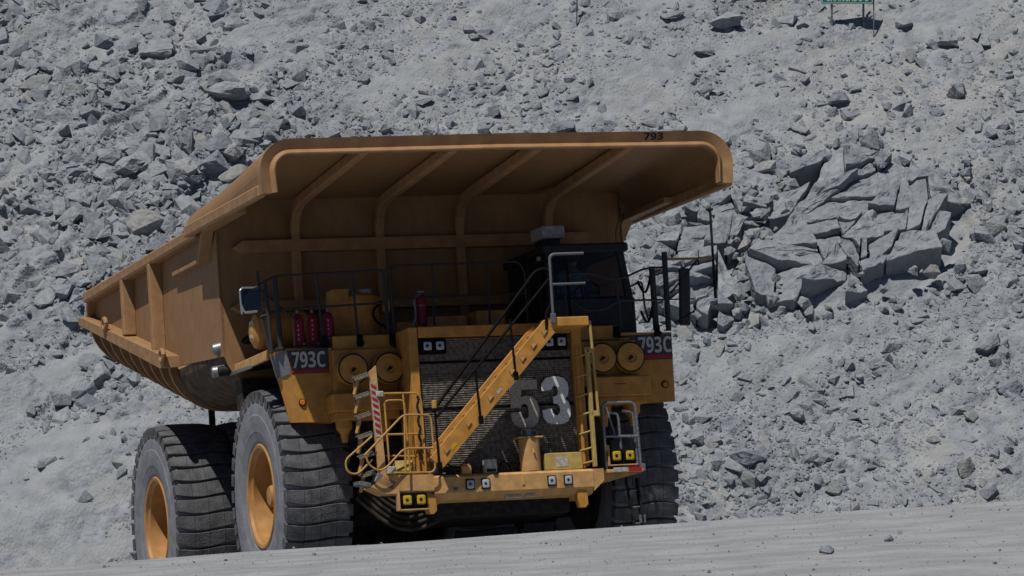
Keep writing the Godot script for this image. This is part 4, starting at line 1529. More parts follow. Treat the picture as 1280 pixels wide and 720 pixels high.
	mb.prism(three, V(0.75, 2.54, 2.70), V(0.50, 0, 0), V(0, 0.78, 0), V(0, 0, 1), 0.0, 0.03)
	put("digit_three", mb, M.silver, g)

	# bumper
	var b := node("bumper", tr)
	mb = MB.new()
	var sec := PackedVector2Array([V2(2.30, 1.76), V2(3.04, 1.76), V2(3.10, 1.72), V2(3.10, 1.47), V2(2.98, 1.36), V2(2.30, 1.30)])
	mb.prism(sec, Vector3.ZERO, V(0, 0, 1), V(0, 1, 0), V(1, 0, 0), -1.30, 1.40)
	put("beam", mb, M.dusty, b)
	mb = MB.new()
	var endp := PackedVector2Array([V2(1.40, 1.755), V2(1.58, 1.755), V2(1.58, 1.56), V2(1.40, 1.40)])
	mb.prism(endp, V(0, 0, 3.09), V(1, 0, 0), V(0, 1, 0), V(0, 0, 1), -0.55, 0.0)
	put("end_piece", mb, M.dusty, b)
	mb = MB.new()
	var lft := PackedVector2Array([V2(-2.33, 1.62), V2(-2.12, 1.80), V2(-1.30, 1.78), V2(-1.30, 1.50), V2(-2.1, 1.50)])
	mb.prism(lft, V(0, 0, 3.08), V(1, 0, 0), V(0, 1, 0), V(0, 0, 1), -0.5, 0.0)
	put("step_platform", mb, M.dusty, b)
	for a in [[-1.36, 1.28], [1.2, 1.27]]:
		mb = MB.new()
		var tp := PackedVector2Array([V2(-0.08, 0.18), V2(0.08, 0.18), V2(0.09, -0.08), V2(0.04, -0.13), V2(-0.05, -0.12), V2(-0.08, 0.02)])
		mb.prism(tp, V(a[0], a[1], 3.0), V(1, 0, 0), V(0, 1, 0), V(0, 0, 1), -0.1, 0.06)
		put("tow_hook", mb, M.yellow, b)
	for dx in [-0.7, -0.44, 0.68, 0.96]: lamp(b, V(dx, 1.59, 3.09), 0.15, 0.17, M.lens)
	for a in [[0.04, 0.28], [0.32, 0.15]]:
		mb = MB.new()
		mb.box(V(a[0], 1.375, 3.0), V(a[1], 0.06, 0.08))
		put("skid_bar", mb, M.white, b)
	mb = MB.new()
	mb.box(V(0.2, 1.62, 3.103), V(0.05, 0.16, 0.02))
	put("weld_plate", mb, M.dusty, b)
	mb = MB.new()
	mb.box(V(-0.95, 1.53, 3.103), V(0.07, 0.045, 0.006), Basis.IDENTITY, 0.001)
	put("green_label", mb, M.green, b)
	# fog lamp boxes with yellow lenses
	for a in [[-1.66, 1.37, 3.05], [2.09, 1.97, 2.58]]:
		var fb := node("fog_lamp_box", tr)
		mb = MB.new()
		mb.box(V(a[0], a[1], a[2]), V(0.46, 0.25, 0.10))
		put("housing", mb, M.black, fb)
		mb = MB.new()
		mb.box(V(a[0] - 0.25, a[1] + 0.02, a[2] + 0.02), V(0.03, 0.34, 0.16))
		mb.box(V(a[0], a[1] - 0.14, a[2] + 0.02), V(0.5, 0.02, 0.14))
		put("bracket", mb, M.dusty, fb)
		for dx in [-0.115, 0.115]: lamp(fb, V(a[0] + dx, a[1] + 0.01, a[2] + 0.06), 0.18, 0.19, M.lens_y)
	# things bolted on the bumper deck
	var cn := node("grease_canister", tr)
	mb = MB.new()
	mb.cyl(V(0.41, 1.765, 2.88), V(0.41, 2.30, 2.88), 0.172, 32, 0.01)
	put("drum", mb, M.dusty, cn)
	mb = MB.new()
	mb.box(V(0.40, 2.315, 2.88), V(0.42, 0.025, 0.34))
	put("lid", mb, M.dusty, cn)
	mb = MB.new()
	mb.cyl(V(0.41, 2.33, 2.88), V(0.41, 2.47, 2.88), 0.055, 16)
	mb.cyl(V(0.41, 2.47, 2.88), V(0.41, 2.53, 2.88), 0.03, 12)
	mb.tube(rounded([V(0.29, 2.33, 2.92), V(0.28, 2.46, 2.92), V(0.40, 2.45, 2.92)], 0.06), 0.012, 6)
	mb.tube(rounded([V(0.41, 2.42, 2.90), V(0.55, 2.43, 2.90), V(0.56, 2.32, 2.90)], 0.06), 0.012, 6)
	put("pump", mb, M.galv, cn)
	mb = MB.new()
	mb.bar(V(0.42, 2.14, 3.03), V(0.42, 2.05, 3.09), 0.025, 0.025)
	put("latch", mb, M.dusty, cn)
	mb = MB.new()
	mb.box(V(0.965, 1.905, 2.86), V(0.64, 0.28, 0.18), Basis(V(1, 0, 0), -0.06))
	var tb := put("toolbox", mb, M.pale_y, tr)
	mb = MB.new()
	mb.box(V(0.93, 1.90, 2.953), V(0.20, 0.16, 0.006), Basis(V(1, 0, 0), -0.06), 0.001)
	put("white_label", mb, M.white, tb)
	for dx in [0.76, 1.18]:
		mb = MB.new()
		mb.box(V(dx, 2.05, 2.9), V(0.035, 0.05, 0.04))
		put("latch", mb, M.dark_steel, tb)
	mb = MB.new()
	mb.box(V(-0.31, 1.88, 2.98), V(0.21, 0.22, 0.12))
	var cb := put("control_box", mb, M.white, tr)
	mb = MB.new()
	mb.box(V(-0.31, 1.805, 3.043), V(0.16, 0.05, 0.006), Basis.IDENTITY, 0.001)
	put("dark_plate", mb, M.dark_steel, cb)
	mb = MB.new()
	mb.box(V(-0.72, 1.83, 2.98), V(0.16, 0.13, 0.14))
	mb.box(V(-0.70, 1.91, 2.96), V(0.12, 0.05, 0.1))
	put("valve_block", mb, M.dusty, tr)
	mb = MB.new()
	mb.box(V(-0.95, 1.82, 2.92), V(0.14, 0.12, 0.12))
	mb.cyl(V(-1.12, 1.86, 2.95), V(-0.8, 1.86, 2.95), 0.05, 12)
	mb.cyl(V(-1.22, 1.78, 2.95), V(-1.22, 2.0, 2.95), 0.07, 12)
	put("stair_actuator", mb, M.dark_steel, tr)
	for k in 5:
		mb = MB.new()
		var x0 := -1.1 + 0.32 * k
		mb.tube(rounded([V(x0, 1.80, 2.9), V(x0 + 0.08, 1.98, 2.85), V(x0 + 0.2, 1.92, 2.8), V(x0 + 0.26, 1.79, 2.75)], 0.1), 0.014, 6)
		put("hose", mb, M.dark_steel, tr)

func truck_access(tr: Node3D) -> void:
	# diagonal stairs
	var st := node("stairs", tr)
	var a := V(-1.26, 2.01, 0)
	var b := V(0.71, 4.05, 0)
	var dir := (b - a).normalized()
	var nrm := V(-dir.y, dir.x, 0)
	for z in [3.40, 2.86]:
		var mb := MB.new()
		mb.bar(a + V(0, 0, z) - dir * 0.12, b + V(0, 0, z), 0.05, 0.27, nrm, 0.006)
		put("stringer", mb, M.yellow, st)
	for k in 10:
		var mb := MB.new()
		var p := a.lerp(b, (k + 0.5) / 10.0) + V(0, 0, 3.13)
		mb.box(p, V(0.24, 0.03, 0.48))
		put("tread", mb, M.dusty, st)
		if k % 2 == 0 or k > 5:
			mb = MB.new()
			var q := a.lerp(b, (k + 0.5) / 10.0) + V(0, 0, 3.43)
			mb.prism(PackedVector2Array([V2(-0.05, 0.03), V2(0.055, 0.04), V2(-0.015, -0.045)]), q, V(1, 0, 0), V(0, 1, 0), V(0, 0, 1), 0.0, 0.018)
			put("bracket", mb, M.dusty, st)
	for q in [[0.52, 0.10, 0.05, M.white], [0.1, 0.12, 0.055, M.lens_y]]:
		var mb := MB.new()
		var p := a.lerp(b, q[0]) + V(0, 0, 3.428) - nrm * 0.04
		mb.bar(p - dir * q[1] * 0.5, p + dir * q[1] * 0.5, 0.005, q[2], nrm, 0.001)
		put("label_plate", mb, q[3], st)
	var mb := MB.new()
	mb.box(V(1.065, 4.125, 3.10), V(0.65, 0.15, 0.66))
	mb.box(V(0.72, 4.09, 3.38), V(0.1, 0.2, 0.07), Basis(V(0, 0, 1), 0.6))
	put("platform", mb, M.yellow, st)
	for z in [3.42]:
		mb = MB.new()
		mb.tube(rounded([V(-1.35, 2.75, z), V(0.55, 4.97, z), V(0.76, 5.0, z), V(0.80, 4.75, z), V(0.80, 4.45, z), V(0.67, 4.28, z), V(0.66, 4.0, z)], 0.12), 0.026, 8)
		put("handrail", mb, M.black, st)
		mb = MB.new()
		mb.tube([V(-1.29, 2.66, z), V(0.76, 4.82, z)], 0.023, 8)
		put("mid_rail", mb, M.black, st)
		for p in [[-1.31, 2.84, -1.30, 1.85], [-0.59, 3.4, -0.56, 2.56], [0.05, 4.2, 0.08, 3.24]]:
			mb = MB.new()
			mb.tube([V(p[0], p[1], z + 0.01), V(p[2], p[3], z + 0.01)], 0.02, 8)
			mb.box(V(p[2], p[3] + 0.03, z + 0.03), V(0.075, 0.13, 0.06))
			put("rail_post", mb, M.black, st)
	mb = MB.new()
	mb.cyl(V(-1.31, 2.80, 3.42), V(-1.31, 2.93, 3.42), 0.045, 12)
	put("post_cap", mb, M.rail_y, st)
	mb = MB.new()
	mb.tube(rounded([V(0.78, 4.15, 3.44), V(0.79, 5.22, 3.44), V(1.37, 5.22, 3.44)], 0.1), 0.025, 8)
	mb.tube([V(0.79, 4.73, 3.44), V(1.37, 4.735, 3.44)], 0.02, 8)
	mb.box(V(0.78, 4.18, 3.445), V(0.09, 0.16, 0.05))
	put("platform_rail", mb, M.rail_grey, st)
	mb = MB.new()
	mb.tube(rounded([V(1.30, 4.2, 2.8), V(1.30, 5.2, 2.8), V(0.8, 5.2, 2.8), V(0.8, 4.2, 2.8)], 0.1), 0.022, 8)
	put("platform_rail", mb, M.black, st)

	# step ladder on the left
	var ld := node("access_ladder", tr)
	mb = MB.new()
	mb.prism(PackedVector2Array([V2(-2.25, 3.46), V2(-2.13, 3.56), V2(-2.07, 1.72), V2(-2.20, 1.72)]), V(0, 0, 3.06), V(1, 0, 0), V(0, 1, 0), V(0, 0, 1), -0.05, 0.0)
	put("stringer", mb, M.dusty, ld)
	mb = MB.new()
	mb.bar(V(-2.44, 3.36, 2.84), V(-2.41, 1.72, 2.84), 0.05, 0.035, V(1, 0, 0))
	put("stringer", mb, M.worn, ld)
	var ys := [3.40, 3.10, 2.78, 2.46, 2.14, 1.84]
	for k in 6:
		mb = MB.new()
		mb.bar(V(-2.48, ys[k] - 0.02, 2.88), V(-2.24, ys[k] + 0.05, 2.98), 0.18, 0.02, Vector3.UP)
		mb.bar(V(-2.48, ys[k] - 0.05, 2.98), V(-2.26, ys[k] + 0.01, 3.08), 0.02, 0.05, Vector3.UP)
		put("step", mb, M.worn, ld)
		mb = MB.new()
		mb.bar(V(-2.46, ys[k] - 0.28, 2.86), V(-2.40, ys[k] - 0.05, 2.9), 0.06, 0.05)
		put("strut", mb, M.dusty, ld)
	mb = MB.new()
	mb.prism(PackedVector2Array([V2(-2.245, 3.28), V2(-2.145, 3.30), V2(-2.115, 2.42), V2(-2.21, 2.42)]), V(0, 0, 3.062), V(1, 0, 0), V(0, 1, 0), V(0, 0, 1), 0.0, 0.006)
	var sp := put("warning_strip", mb, M.white, ld)
	for k in 8:
		mb = MB.new()
		var y0 := 2.45 + k * 0.103
		var sx := -2.205 - (y0 - 2.42) * 0.042
		mb.prism(PackedVector2Array([V2(sx, y0 + 0.05), V2(sx + 0.088, y0), V2(sx + 0.086, y0 + 0.05), V2(sx - 0.001, y0 + 0.10)]), V(0, 0, 3.07), V(1, 0, 0), V(0, 1, 0), V(0, 0, 1), 0.0, 0.004)
		put("red_stripe", mb, M.red, sp)
	mb = MB.new()
	mb.box(V(-2.1, 1.70, 2.98), V(0.34, 0.16, 0.2), Basis(V(0, 0, 1), -0.5))
	mb.box(V(-2.42, 1.68, 2.85), V(0.22, 0.07, 0.3), Basis(V(0, 0, 1), -0.2))
	put("hinge", mb, M.galv, ld)
	# yellow rails round the step platform
	var rl := node("platform_rail", tr)
	var loops := [
		[V(-2.14, 3.11, 3.03), V(-1.47, 3.10, 3.03), V(-1.40, 2.98, 3.03), V(-1.40, 1.80, 3.03)],
		[V(-2.3, 2.42, 3.16), V(-2.77, 2.06, 3.16), V(-2.75, 1.86, 3.16), V(-2.58, 1.82, 3.16), V(-2.32, 2.05, 3.16)],
		[V(-2.46, 2.12, 3.22), V(-1.78, 2.74, 3.22), V(-1.32, 2.72, 3.22), V(-1.30, 1.86, 3.22), V(-1.36, 1.80, 3.22), V(-2.0, 1.82, 3.22)],
		[V(-2.44, 2.10, 3.22), V(-2.40, 1.96, 3.22), V(-2.25, 1.86, 3.22), V(-2.12, 1.90, 3.22), V(-1.80, 2.20, 3.22), V(-1.31, 2.19, 3.22)],
		[V(-1.76, 2.74, 3.22), V(-1.80, 1.80, 3.22)],
		[V(-2.02, 3.10, 3.03), V(-2.0, 1.80, 3.03)],
		[V(-1.70, 3.10, 3.03), V(-1.66, 1.80, 3.03)],
		[V(-1.92, 1.80, 2.75), V(-1.94, 3.02, 2.75), V(-1.60, 3.02, 2.75), V(-1.57, 1.80, 2.75)],
		[V(-2.0, 2.45, 3.03), V(-1.40, 2.44, 3.03)],
		[V(-2.0, 2.14, 2.75), V(-1.45, 2.10, 2.75)],
	]
	for p in loops:
		mb = MB.new()
		mb.tube(rounded(p, 0.09), 0.0165, 8)
		put("rail", mb, M.rail_y, rl)
	mb = MB.new()
	mb.box(V(-2.1, 3.10, 3.06), V(0.13, 0.09, 0.06))
	mb.box(V(-2.0, 1.87, 3.1), V(0.14, 0.12, 0.1))
	put("clamp", mb, M.white, rl)
	mb = MB.new()
	mb.box(V(-1.72, 1.92, 2.85), V(0.3, 0.2, 0.16), Basis(V(1, 0, 0), -0.4))
	put("step", mb, M.pale_y, rl)
	mb = MB.new()
	var ch: Array = []
	for k in 15: ch.append(V(-1.47 + 0.02 * sin(k * 2.0), 3.05 - 0.075 * k, 3.05))
	for k in 14: mb.bar(ch[k], ch[k + 1], 0.025, 0.04)
	put("chain", mb, M.dark_steel, rl)

	# ladder on the right
	var rd := node("side_ladder", tr)
	mb = MB.new()
	mb.bar(V(1.50, 3.74, 2.92), V(1.50, 1.80, 2.92), 0.09, 0.06, V(1, 0, 0))
	put("stringer", mb, M.pale_y, rd)
	mb = MB.new()
	mb.bar(V(1.38, 3.74, 2.74), V(1.38, 1.80, 2.74), 0.05, 0.05, V(1, 0, 0))
	put("stringer", mb, M.yellow, rd)
	for yy in [3.62, 3.30, 2.98, 2.67, 2.37, 2.10, 1.88]:
		mb = MB.new()
		mb.tube([V(1.33, yy - 0.02, 2.72), V(1.50, yy + 0.02, 2.92)], 0.016, 8)
		put("rung", mb, M.pale_y, rd)
	mb = MB.new()
	mb.bar(V(1.57, 4.18, 2.95), V(1.61, 2.62, 2.95), 0.045, 0.04, V(1, 0, 0))
	mb.box(V(1.53, 3.70, 2.94), V(0.16, 0.10, 0.05))
	mb.box(V(1.55, 2.66, 2.94), V(0.16, 0.09, 0.05))
	put("grab_rail", mb, M.pale_y, rd)
	# grey hoop rails, deck and lower ladder on the right
	var gd := node("step_guard", tr)
	for p in [[V(1.80, 1.78, 2.62), V(1.80, 2.86, 2.62), V(2.37, 2.85, 2.62), V(2.40, 1.76, 2.62)], [V(1.80, 2.31, 2.62), V(2.39, 2.29, 2.62)], [V(2.18, 1.8, 2.35), V(2.16, 2.70, 2.35), V(1.98, 2.72, 2.35)], [V(2.46, 1.8, 2.3), V(2.44, 2.72, 2.3), V(2.25, 2.74, 2.3)]]:
		mb = MB.new()
		mb.tube(rounded(p, 0.11), 0.024, 8)
		put("hoop", mb, M.galv, gd)
	mb = MB.new()
	mb.box(V(2.0, 1.735, 2.48), V(0.86, 0.06, 0.36))
	mb.prism(PackedVector2Array([V2(1.585, 1.70), V2(2.42, 1.70), V2(1.585, 1.52)]), V(0, 0, 2.6), V(1, 0, 0), V(0, 1, 0), V(0, 0, 1), -0.06, 0.0)
	put("deck", mb, M.dusty, gd)
	mb = MB.new()
	mb.box(V(2.03, 1.755, 2.668), V(0.26, 0.07, 0.008), Basis.IDENTITY, 0.001)
	put("white_reflector", mb, M.white, gd)
	mb = MB.new()
	mb.box(V(2.28, 1.755, 2.668), V(0.22, 0.07, 0.008), Basis.IDENTITY, 0.001)
	put("red_reflector", mb, M.red, gd)
	mb = MB.new()
	mb.box(V(2.44, 1.78, 2.5), V(0.06, 0.12, 0.3))
	put("end_bracket", mb, M.galv, gd)
	mb = MB.new()
	mb.bar(V(1.95, 2.80, 2.40), V(2.06, 2.3, 2.44), 0.03, 0.03)
	put("strap", mb, M.galv, gd)
	mb = MB.new()
	var cp: Array = []
	for k in 12: cp.append(V(2.16 + 0.01 * k + 0.022 * (k % 2), 1.70 - 0.085 * k, 2.45))
	for k in 11: mb.bar(cp[k], cp[k + 1], 0.06, 0.035)
	put("chain", mb, M.dark_steel, gd)
	mb = MB.new()
	mb.bar(V(2.38, 1.62, 2.42), V(2.43, 0.78, 2.42), 0.13, 0.03, V(1, 0, 0))
	put("hanging_strap", mb, M.dark_steel, gd)
	mb = MB.new()
	mb.box(V(2.425, 0.95, 2.44), V(0.11, 0.13, 0.03))
	put("buckle", mb, M.galv, gd)
	for k in 3:
		mb = MB.new()
		mb.tube([V(2.2 + 0.03 * k, 1.42 - 0.27 * k, 2.43), V(2.40, 1.42 - 0.27 * k, 2.42)], 0.015, 8)
		put("rung", mb, M.galv, gd)

func rail(parent: Node, p: Array, r := 0.017, m: Material = null, called := "rail") -> void:
	var mb := MB.new()
	mb.tube(rounded(p, 0.1), r, 8)
	put(called, mb, m if m else M.rail_dark, parent)

func truck_deck(tr: Node3D) -> void:
	var mb := MB.new()
	mb.box(V(0, 4.02, 0.5), V(6.76, 0.06, 2.6))
	var dk := put("deck", mb, M.grime, tr)
	for s in [-1.0, 1.0]:
		mb = MB.new()
		mb.box(V(s * 3.40, 3.98, 0.15), V(0.05, 0.16, 2.28))
		put("edge_plate", mb, M.dusty, dk)
		mb = MB.new()
		mb.box(V(s * 3.0, 3.55, -0.9), V(0.7, 0.5, 0.4))
		put("bracket", mb, M.grime, dk)
	var gr := node("guard_rail", tr)
	var Z := 1.74
	rail(gr, [V(-3.68, 5.03, Z), V(-3.34, 5.21, Z), V(-2.65, 5.23, Z), V(-1.48, 5.25, Z)])
	rail(gr, [V(-3.62, 4.55, Z), V(-3.25, 4.66, Z), V(-1.48, 4.72, Z)], 0.018)
	for p in [[-3.50, 5.15, 3.95, 0.035], [-3.34, 5.21, 4.0, 0.045], [-2.63, 5.24, 4.06, 0.022], [-2.03, 5.24, 4.06, 0.022], [-1.50, 5.27, 4.06, 0.03], [-1.40, 5.30, 4.06, 0.03]]:
		rail(gr, [V(p[0] - 0.01, p[1], Z), V(p[0] + 0.03, p[2], Z)], p[3], null, "post")
	for xx in [-2.60, -2.0, -1.45, 2.42, 3.14]:
		mb = MB.new()
		mb.box(V(xx, 4.10, 1.83), V(0.10, 0.2, 0.05))
		mb.box(V(xx, 4.06, 1.86), V(0.13, 0.05, 0.03))
		put("clamp", mb, M.black, gr)
	rail(gr, [V(-1.40, 4.3, Z), V(-1.38, 5.32, Z), V(0.84, 5.33, Z), V(0.92, 5.15, Z), V(0.92, 4.2, Z)])
	rail(gr, [V(-1.4, 4.78, Z), V(0.9, 4.80, Z)], 0.016)
	for xx in [-0.66, 0.30]: rail(gr, [V(xx, 5.32, Z), V(xx - 0.04, 4.2, Z)], 0.018, null, "post")
	# rails before the cab
	rail(gr, [V(1.50, 4.2, 2.0), V(1.52, 4.98, 2.0), V(1.66, 5.08, 2.0), V(2.05, 5.06, 2.0), V(2.3, 4.96, 2.0), V(2.55, 4.97, 2.0), V(2.95, 5.13, 1.9), V(3.40, 5.17, 1.75)], 0.018)
	rail(gr, [V(2.42, 5.0, 2.0), V(2.45, 4.15, 2.0)], 0.02, null, "post")
	rail(gr, [V(1.55, 4.65, 2.0), V(1.85, 4.45, 2.0), V(2.2, 4.46, 2.0), V(2.43, 4.6, 2.0), V(3.4, 4.62, 1.75)], 0.018)
	rail(gr, [V(3.16, 5.18, Z), V(3.16, 4.12, Z)], 0.055, null, "post")
	rail(gr, [V(3.40, 5.42, Z), V(3.38, 4.10, Z)], 0.05, null, "post")
	rail(gr, [V(3.12, 5.05, Z), V(3.42, 5.16, Z - 0.3)], 0.02)
	rail(gr, [V(3.12, 4.55, Z), V(3.42, 4.62, Z - 0.3)], 0.02)
	for q in [[2.90, 4.95, 0.0], [2.92, 4.45, 0.02]]:
		var pts: Array = []
		for k in 8: pts.append(V(lerpf(q[0], 3.14, k / 7.0), q[1] - 0.24 * sin(PI * k / 7.0) + 0.1 * k / 7.0, 1.72))
		mb = MB.new()
		mb.tube(pts, 0.022, 8)
		put("hose", mb, M.black, gr)
	rail(gr, [V(2.86, 4.9, 1.7), V(2.98, 4.95, 1.7), V(3.0, 4.5, 1.7), V(3.05, 4.3, 1.7)], 0.018)
	# mirrors
	var ml := node("wing_mirror", tr)
	mb = MB.new()
	mb.box(V(-3.775, 4.83, 1.72), V(0.31, 0.36, 0.05), Basis(V(0, 1, 0), -0.25), 0.03)
	put("housing", mb, M.mirror, ml)
	rail(ml, [V(-3.93, 4.60, 1.76), V(-3.95, 4.98, 1.78), V(-3.90, 5.03, 1.76), V(-3.62, 5.03, 1.72)], 0.018, M.chrome, "frame")
	rail(ml, [V(-3.93, 4.75, 1.76), V(-3.90, 4.62, 1.78), V(-3.68, 4.64, 1.76)], 0.022, M.chrome, "frame")
	rail(ml, [V(-3.62, 5.3, 1.72), V(-3.60, 4.55, 1.72), V(-3.50, 4.0, 1.72)], 0.025, null, "arm")
	rail(ml, [V(-3.60, 5.0, 1.72), V(-2.95, 4.45, 1.6)], 0.02, null, "arm")
	var mr := node("wing_mirror", tr)
	mb = MB.new()
	mb.box(V(3.71, 4.66, 1.72), V(0.18, 0.96, 0.10), Basis(V(0, 0, 1), -0.06), 0.02)
	put("housing", mb, M.rail_dark, mr)
	mb = MB.new()
	mb.bar(V(3.4, 5.30, 1.72), V(4.28, 5.30, 1.72), 0.03, 0.04)
	put("arm", mb, M.bodyrib, mr)
	mb = MB.new()
	mb.bar(V(3.45, 4.72, 1.76), V(3.98, 5.28, 1.76), 0.025, 0.03)
	mb.bar(V(3.48, 4.22, 1.76), V(3.86, 4.42, 1.76), 0.025, 0.03)
	mb.bar(V(3.40, 4.62, 1.76), V(3.86, 4.62, 1.76), 0.02, 0.02)
	put("brace", mb, M.dark_steel, mr)
	mb = MB.new()
	mb.cyl(V(4.28, 6.14, 1.72), V(4.26, 4.62, 1.72), 0.022, 10, 0.004)
	mb.box(V(4.27, 6.12, 1.72), V(0.12, 0.04, 0.06))
	put("pole", mb, M.dark_steel, mr)
	# bottles
	for a in [[-2.93, 1.5, 0.55], [-2.69, 1.5, 0.55], [-2.42, 1.5, 0.56]]:
		var fb := node("suppressant_bottle", tr)
		mb = MB.new()
		mb.lathe([Vector2(0, 0), Vector2(0.085, 0), Vector2(0.095, 0.02), Vector2(0.095, a[2] - 0.1), Vector2(0.07, a[2] - 0.03), Vector2(0.03, a[2]), Vector2(0, a[2])], V(a[0], 4.055, a[1]), Basis.IDENTITY, 20)
		put("cylinder", mb, M.magenta, fb)
		mb = MB.new()
		for k in 5: mb.box(V(a[0] - 0.03, 4.18 + k * 0.075, a[1] + 0.094), V(0.018, 0.035, 0.006), Basis.IDENTITY, 0.001)
		put("label_mark", mb, M.white, fb)
		mb = MB.new()
		mb.cyl(V(a[0], 4.055 + a[2], a[1]), V(a[0], 4.12 + a[2], a[1]), 0.025, 10)
		mb.box(V(a[0] + 0.05, 4.10, a[1] + 0.09), V(0.05, 0.05, 0.03))
		put("valve", mb, M.galv, fb)
	var ex := node("fire_extinguisher", tr)
	mb = MB.new()
	mb.lathe([Vector2(0, 0), Vector2(0.075, 0), Vector2(0.08, 0.02), Vector2(0.08, 0.42), Vector2(0.05, 0.5), Vector2(0.03, 0.52), Vector2(0, 0.52)], V(-0.83, 4.36, 1.55), Basis.IDENTITY, 20)
	put("cylinder", mb, M.magenta, ex)
	mb = MB.new()
	mb.cyl(V(-0.83, 4.66, 1.55), V(-0.83, 4.68, 1.55), 0.083, 16, 0.002)
	mb.box(V(-0.83, 4.90, 1.55), V(0.12, 0.05, 0.04))
	put("handle", mb, M.galv, ex)
	mb = MB.new()
	mb.tube(rounded([V(-0.85, 4.86, 1.6), V(-0.98, 4.8, 1.62), V(-0.95, 4.5, 1.62), V(-1.02, 4.32, 1.62)], 0.1), 0.02, 8)
	put("hose", mb, M.galv, ex)
	# tanks on the deck
	var tk := node("deck_tank", tr)
	mb = MB.new()
	mb.lathe([Vector2(0, 0), Vector2(0.30, 0), Vector2(0.32, 0.03), Vector2(0.32, 0.78), Vector2(0.29, 0.86), Vector2(0.18, 0.92), Vector2(0, 0.94)], V(-1.70, 4.05, 0.95), Basis.IDENTITY, 28)
	put("shell", mb, M.yellow, tk)
	mb = MB.new()
	mb.box(V(-2.08, 4.55, 0.95), V(0.28, 0.98, 0.4))
	put("side_box", mb, M.yellow, tk)
	mb = MB.new()
	mb.cyl(V(-1.92, 5.0, 1.0), V(-1.92, 5.07, 1.0), 0.05, 12)
	mb.cyl(V(-1.62, 4.95, 0.95), V(-1.62, 5.04, 0.95), 0.16, 16)
	put("filler_cap", mb, M.galv, tk)
	mb = MB.new()
	mb.box(V(-1.32, 4.72, 1.1), V(0.12, 0.2, 0.2))
	put("valve_box", mb, M.yellow, tk)
	mb = MB.new()
	mb.tube(rounded([V(-1.42, 4.8, 1.25), V(-1.62, 4.62, 1.32), V(-1.55, 4.45, 1.32), V(-1.35, 4.36, 1.28)], 0.15), 0.02, 8)
	put("hose", mb, M.black, tk)
	var dr := node("air_tank", tr)
	mb = MB.new()
	mb.lathe([Vector2(0, 0), Vector2(0.29, 0.0), Vector2(0.30, 0.04), Vector2(0.30, 0.8), Vector2(0.28, 0.87), Vector2(0.18, 0.93), Vector2(0, 0.95)], V(-2.48, 4.47, 0.35), Basis(V(0, 1, 0), V(-1, 0, 0), V(0, 0, 1)), 32)
	put("shell", mb, M.yellow, dr)
	text("number", "3", V(-3.405, 4.50, 0.42), Basis(V(0.22, 0, 0.975), V(0, 1, 0), V(-0.975, 0, 0.22)), 0.28, 0.18, M.white, dr, 0.03)
	# centre boxes on the deck
	for a in [[-0.35, 4.28, 1.1, 0.7, 0.5], [0.35, 4.33, 1.3, 0.5, 0.5], [-1.0, 4.2, 1.2, 0.4, 0.4]]:
		mb = MB.new()
		mb.box(V(a[0], a[1], a[2]), V(a[3], 0.46, a[4]))
		put("deck_box", mb, M.yellow, tr)
	# pipes behind the deck
	var pp := node("exhaust", tr)
	mb = MB.new()
	mb.cyl(V(-3.62, 4.36, -1.02), V(-2.5, 4.62, -0.62), 0.095, 20)
	put("pipe", mb, M.dark_steel, pp)
	mb = MB.new()
	mb.cyl(V(-3.72, 4.34, -1.06), V(-3.50, 4.39, -0.98), 0.10, 20, 0.03)
	put("end_cap", mb, M.galv, pp)
	var p2 := node("hoist_pin", tr)
	mb = MB.new()
	mb.cyl(V(-3.66, 3.97, -1.02), V(-2.5, 4.1, -0.6), 0.095, 20)
	put("pipe", mb, M.dark_steel, p2)
	mb = MB.new()
	mb.cyl(V(-3.76, 3.96, -1.06), V(-3.50, 3.99, -0.98), 0.10, 20, 0.03)
	put("end_cap", mb, M.galv, p2)
	mb = MB.new()
	mb.bar(V(-3.46, 3.92, -0.98), V(-3.43, 3.9, 0.3), 0.04, 0.06)
	put("edge_strip", mb, M.galv, p2)

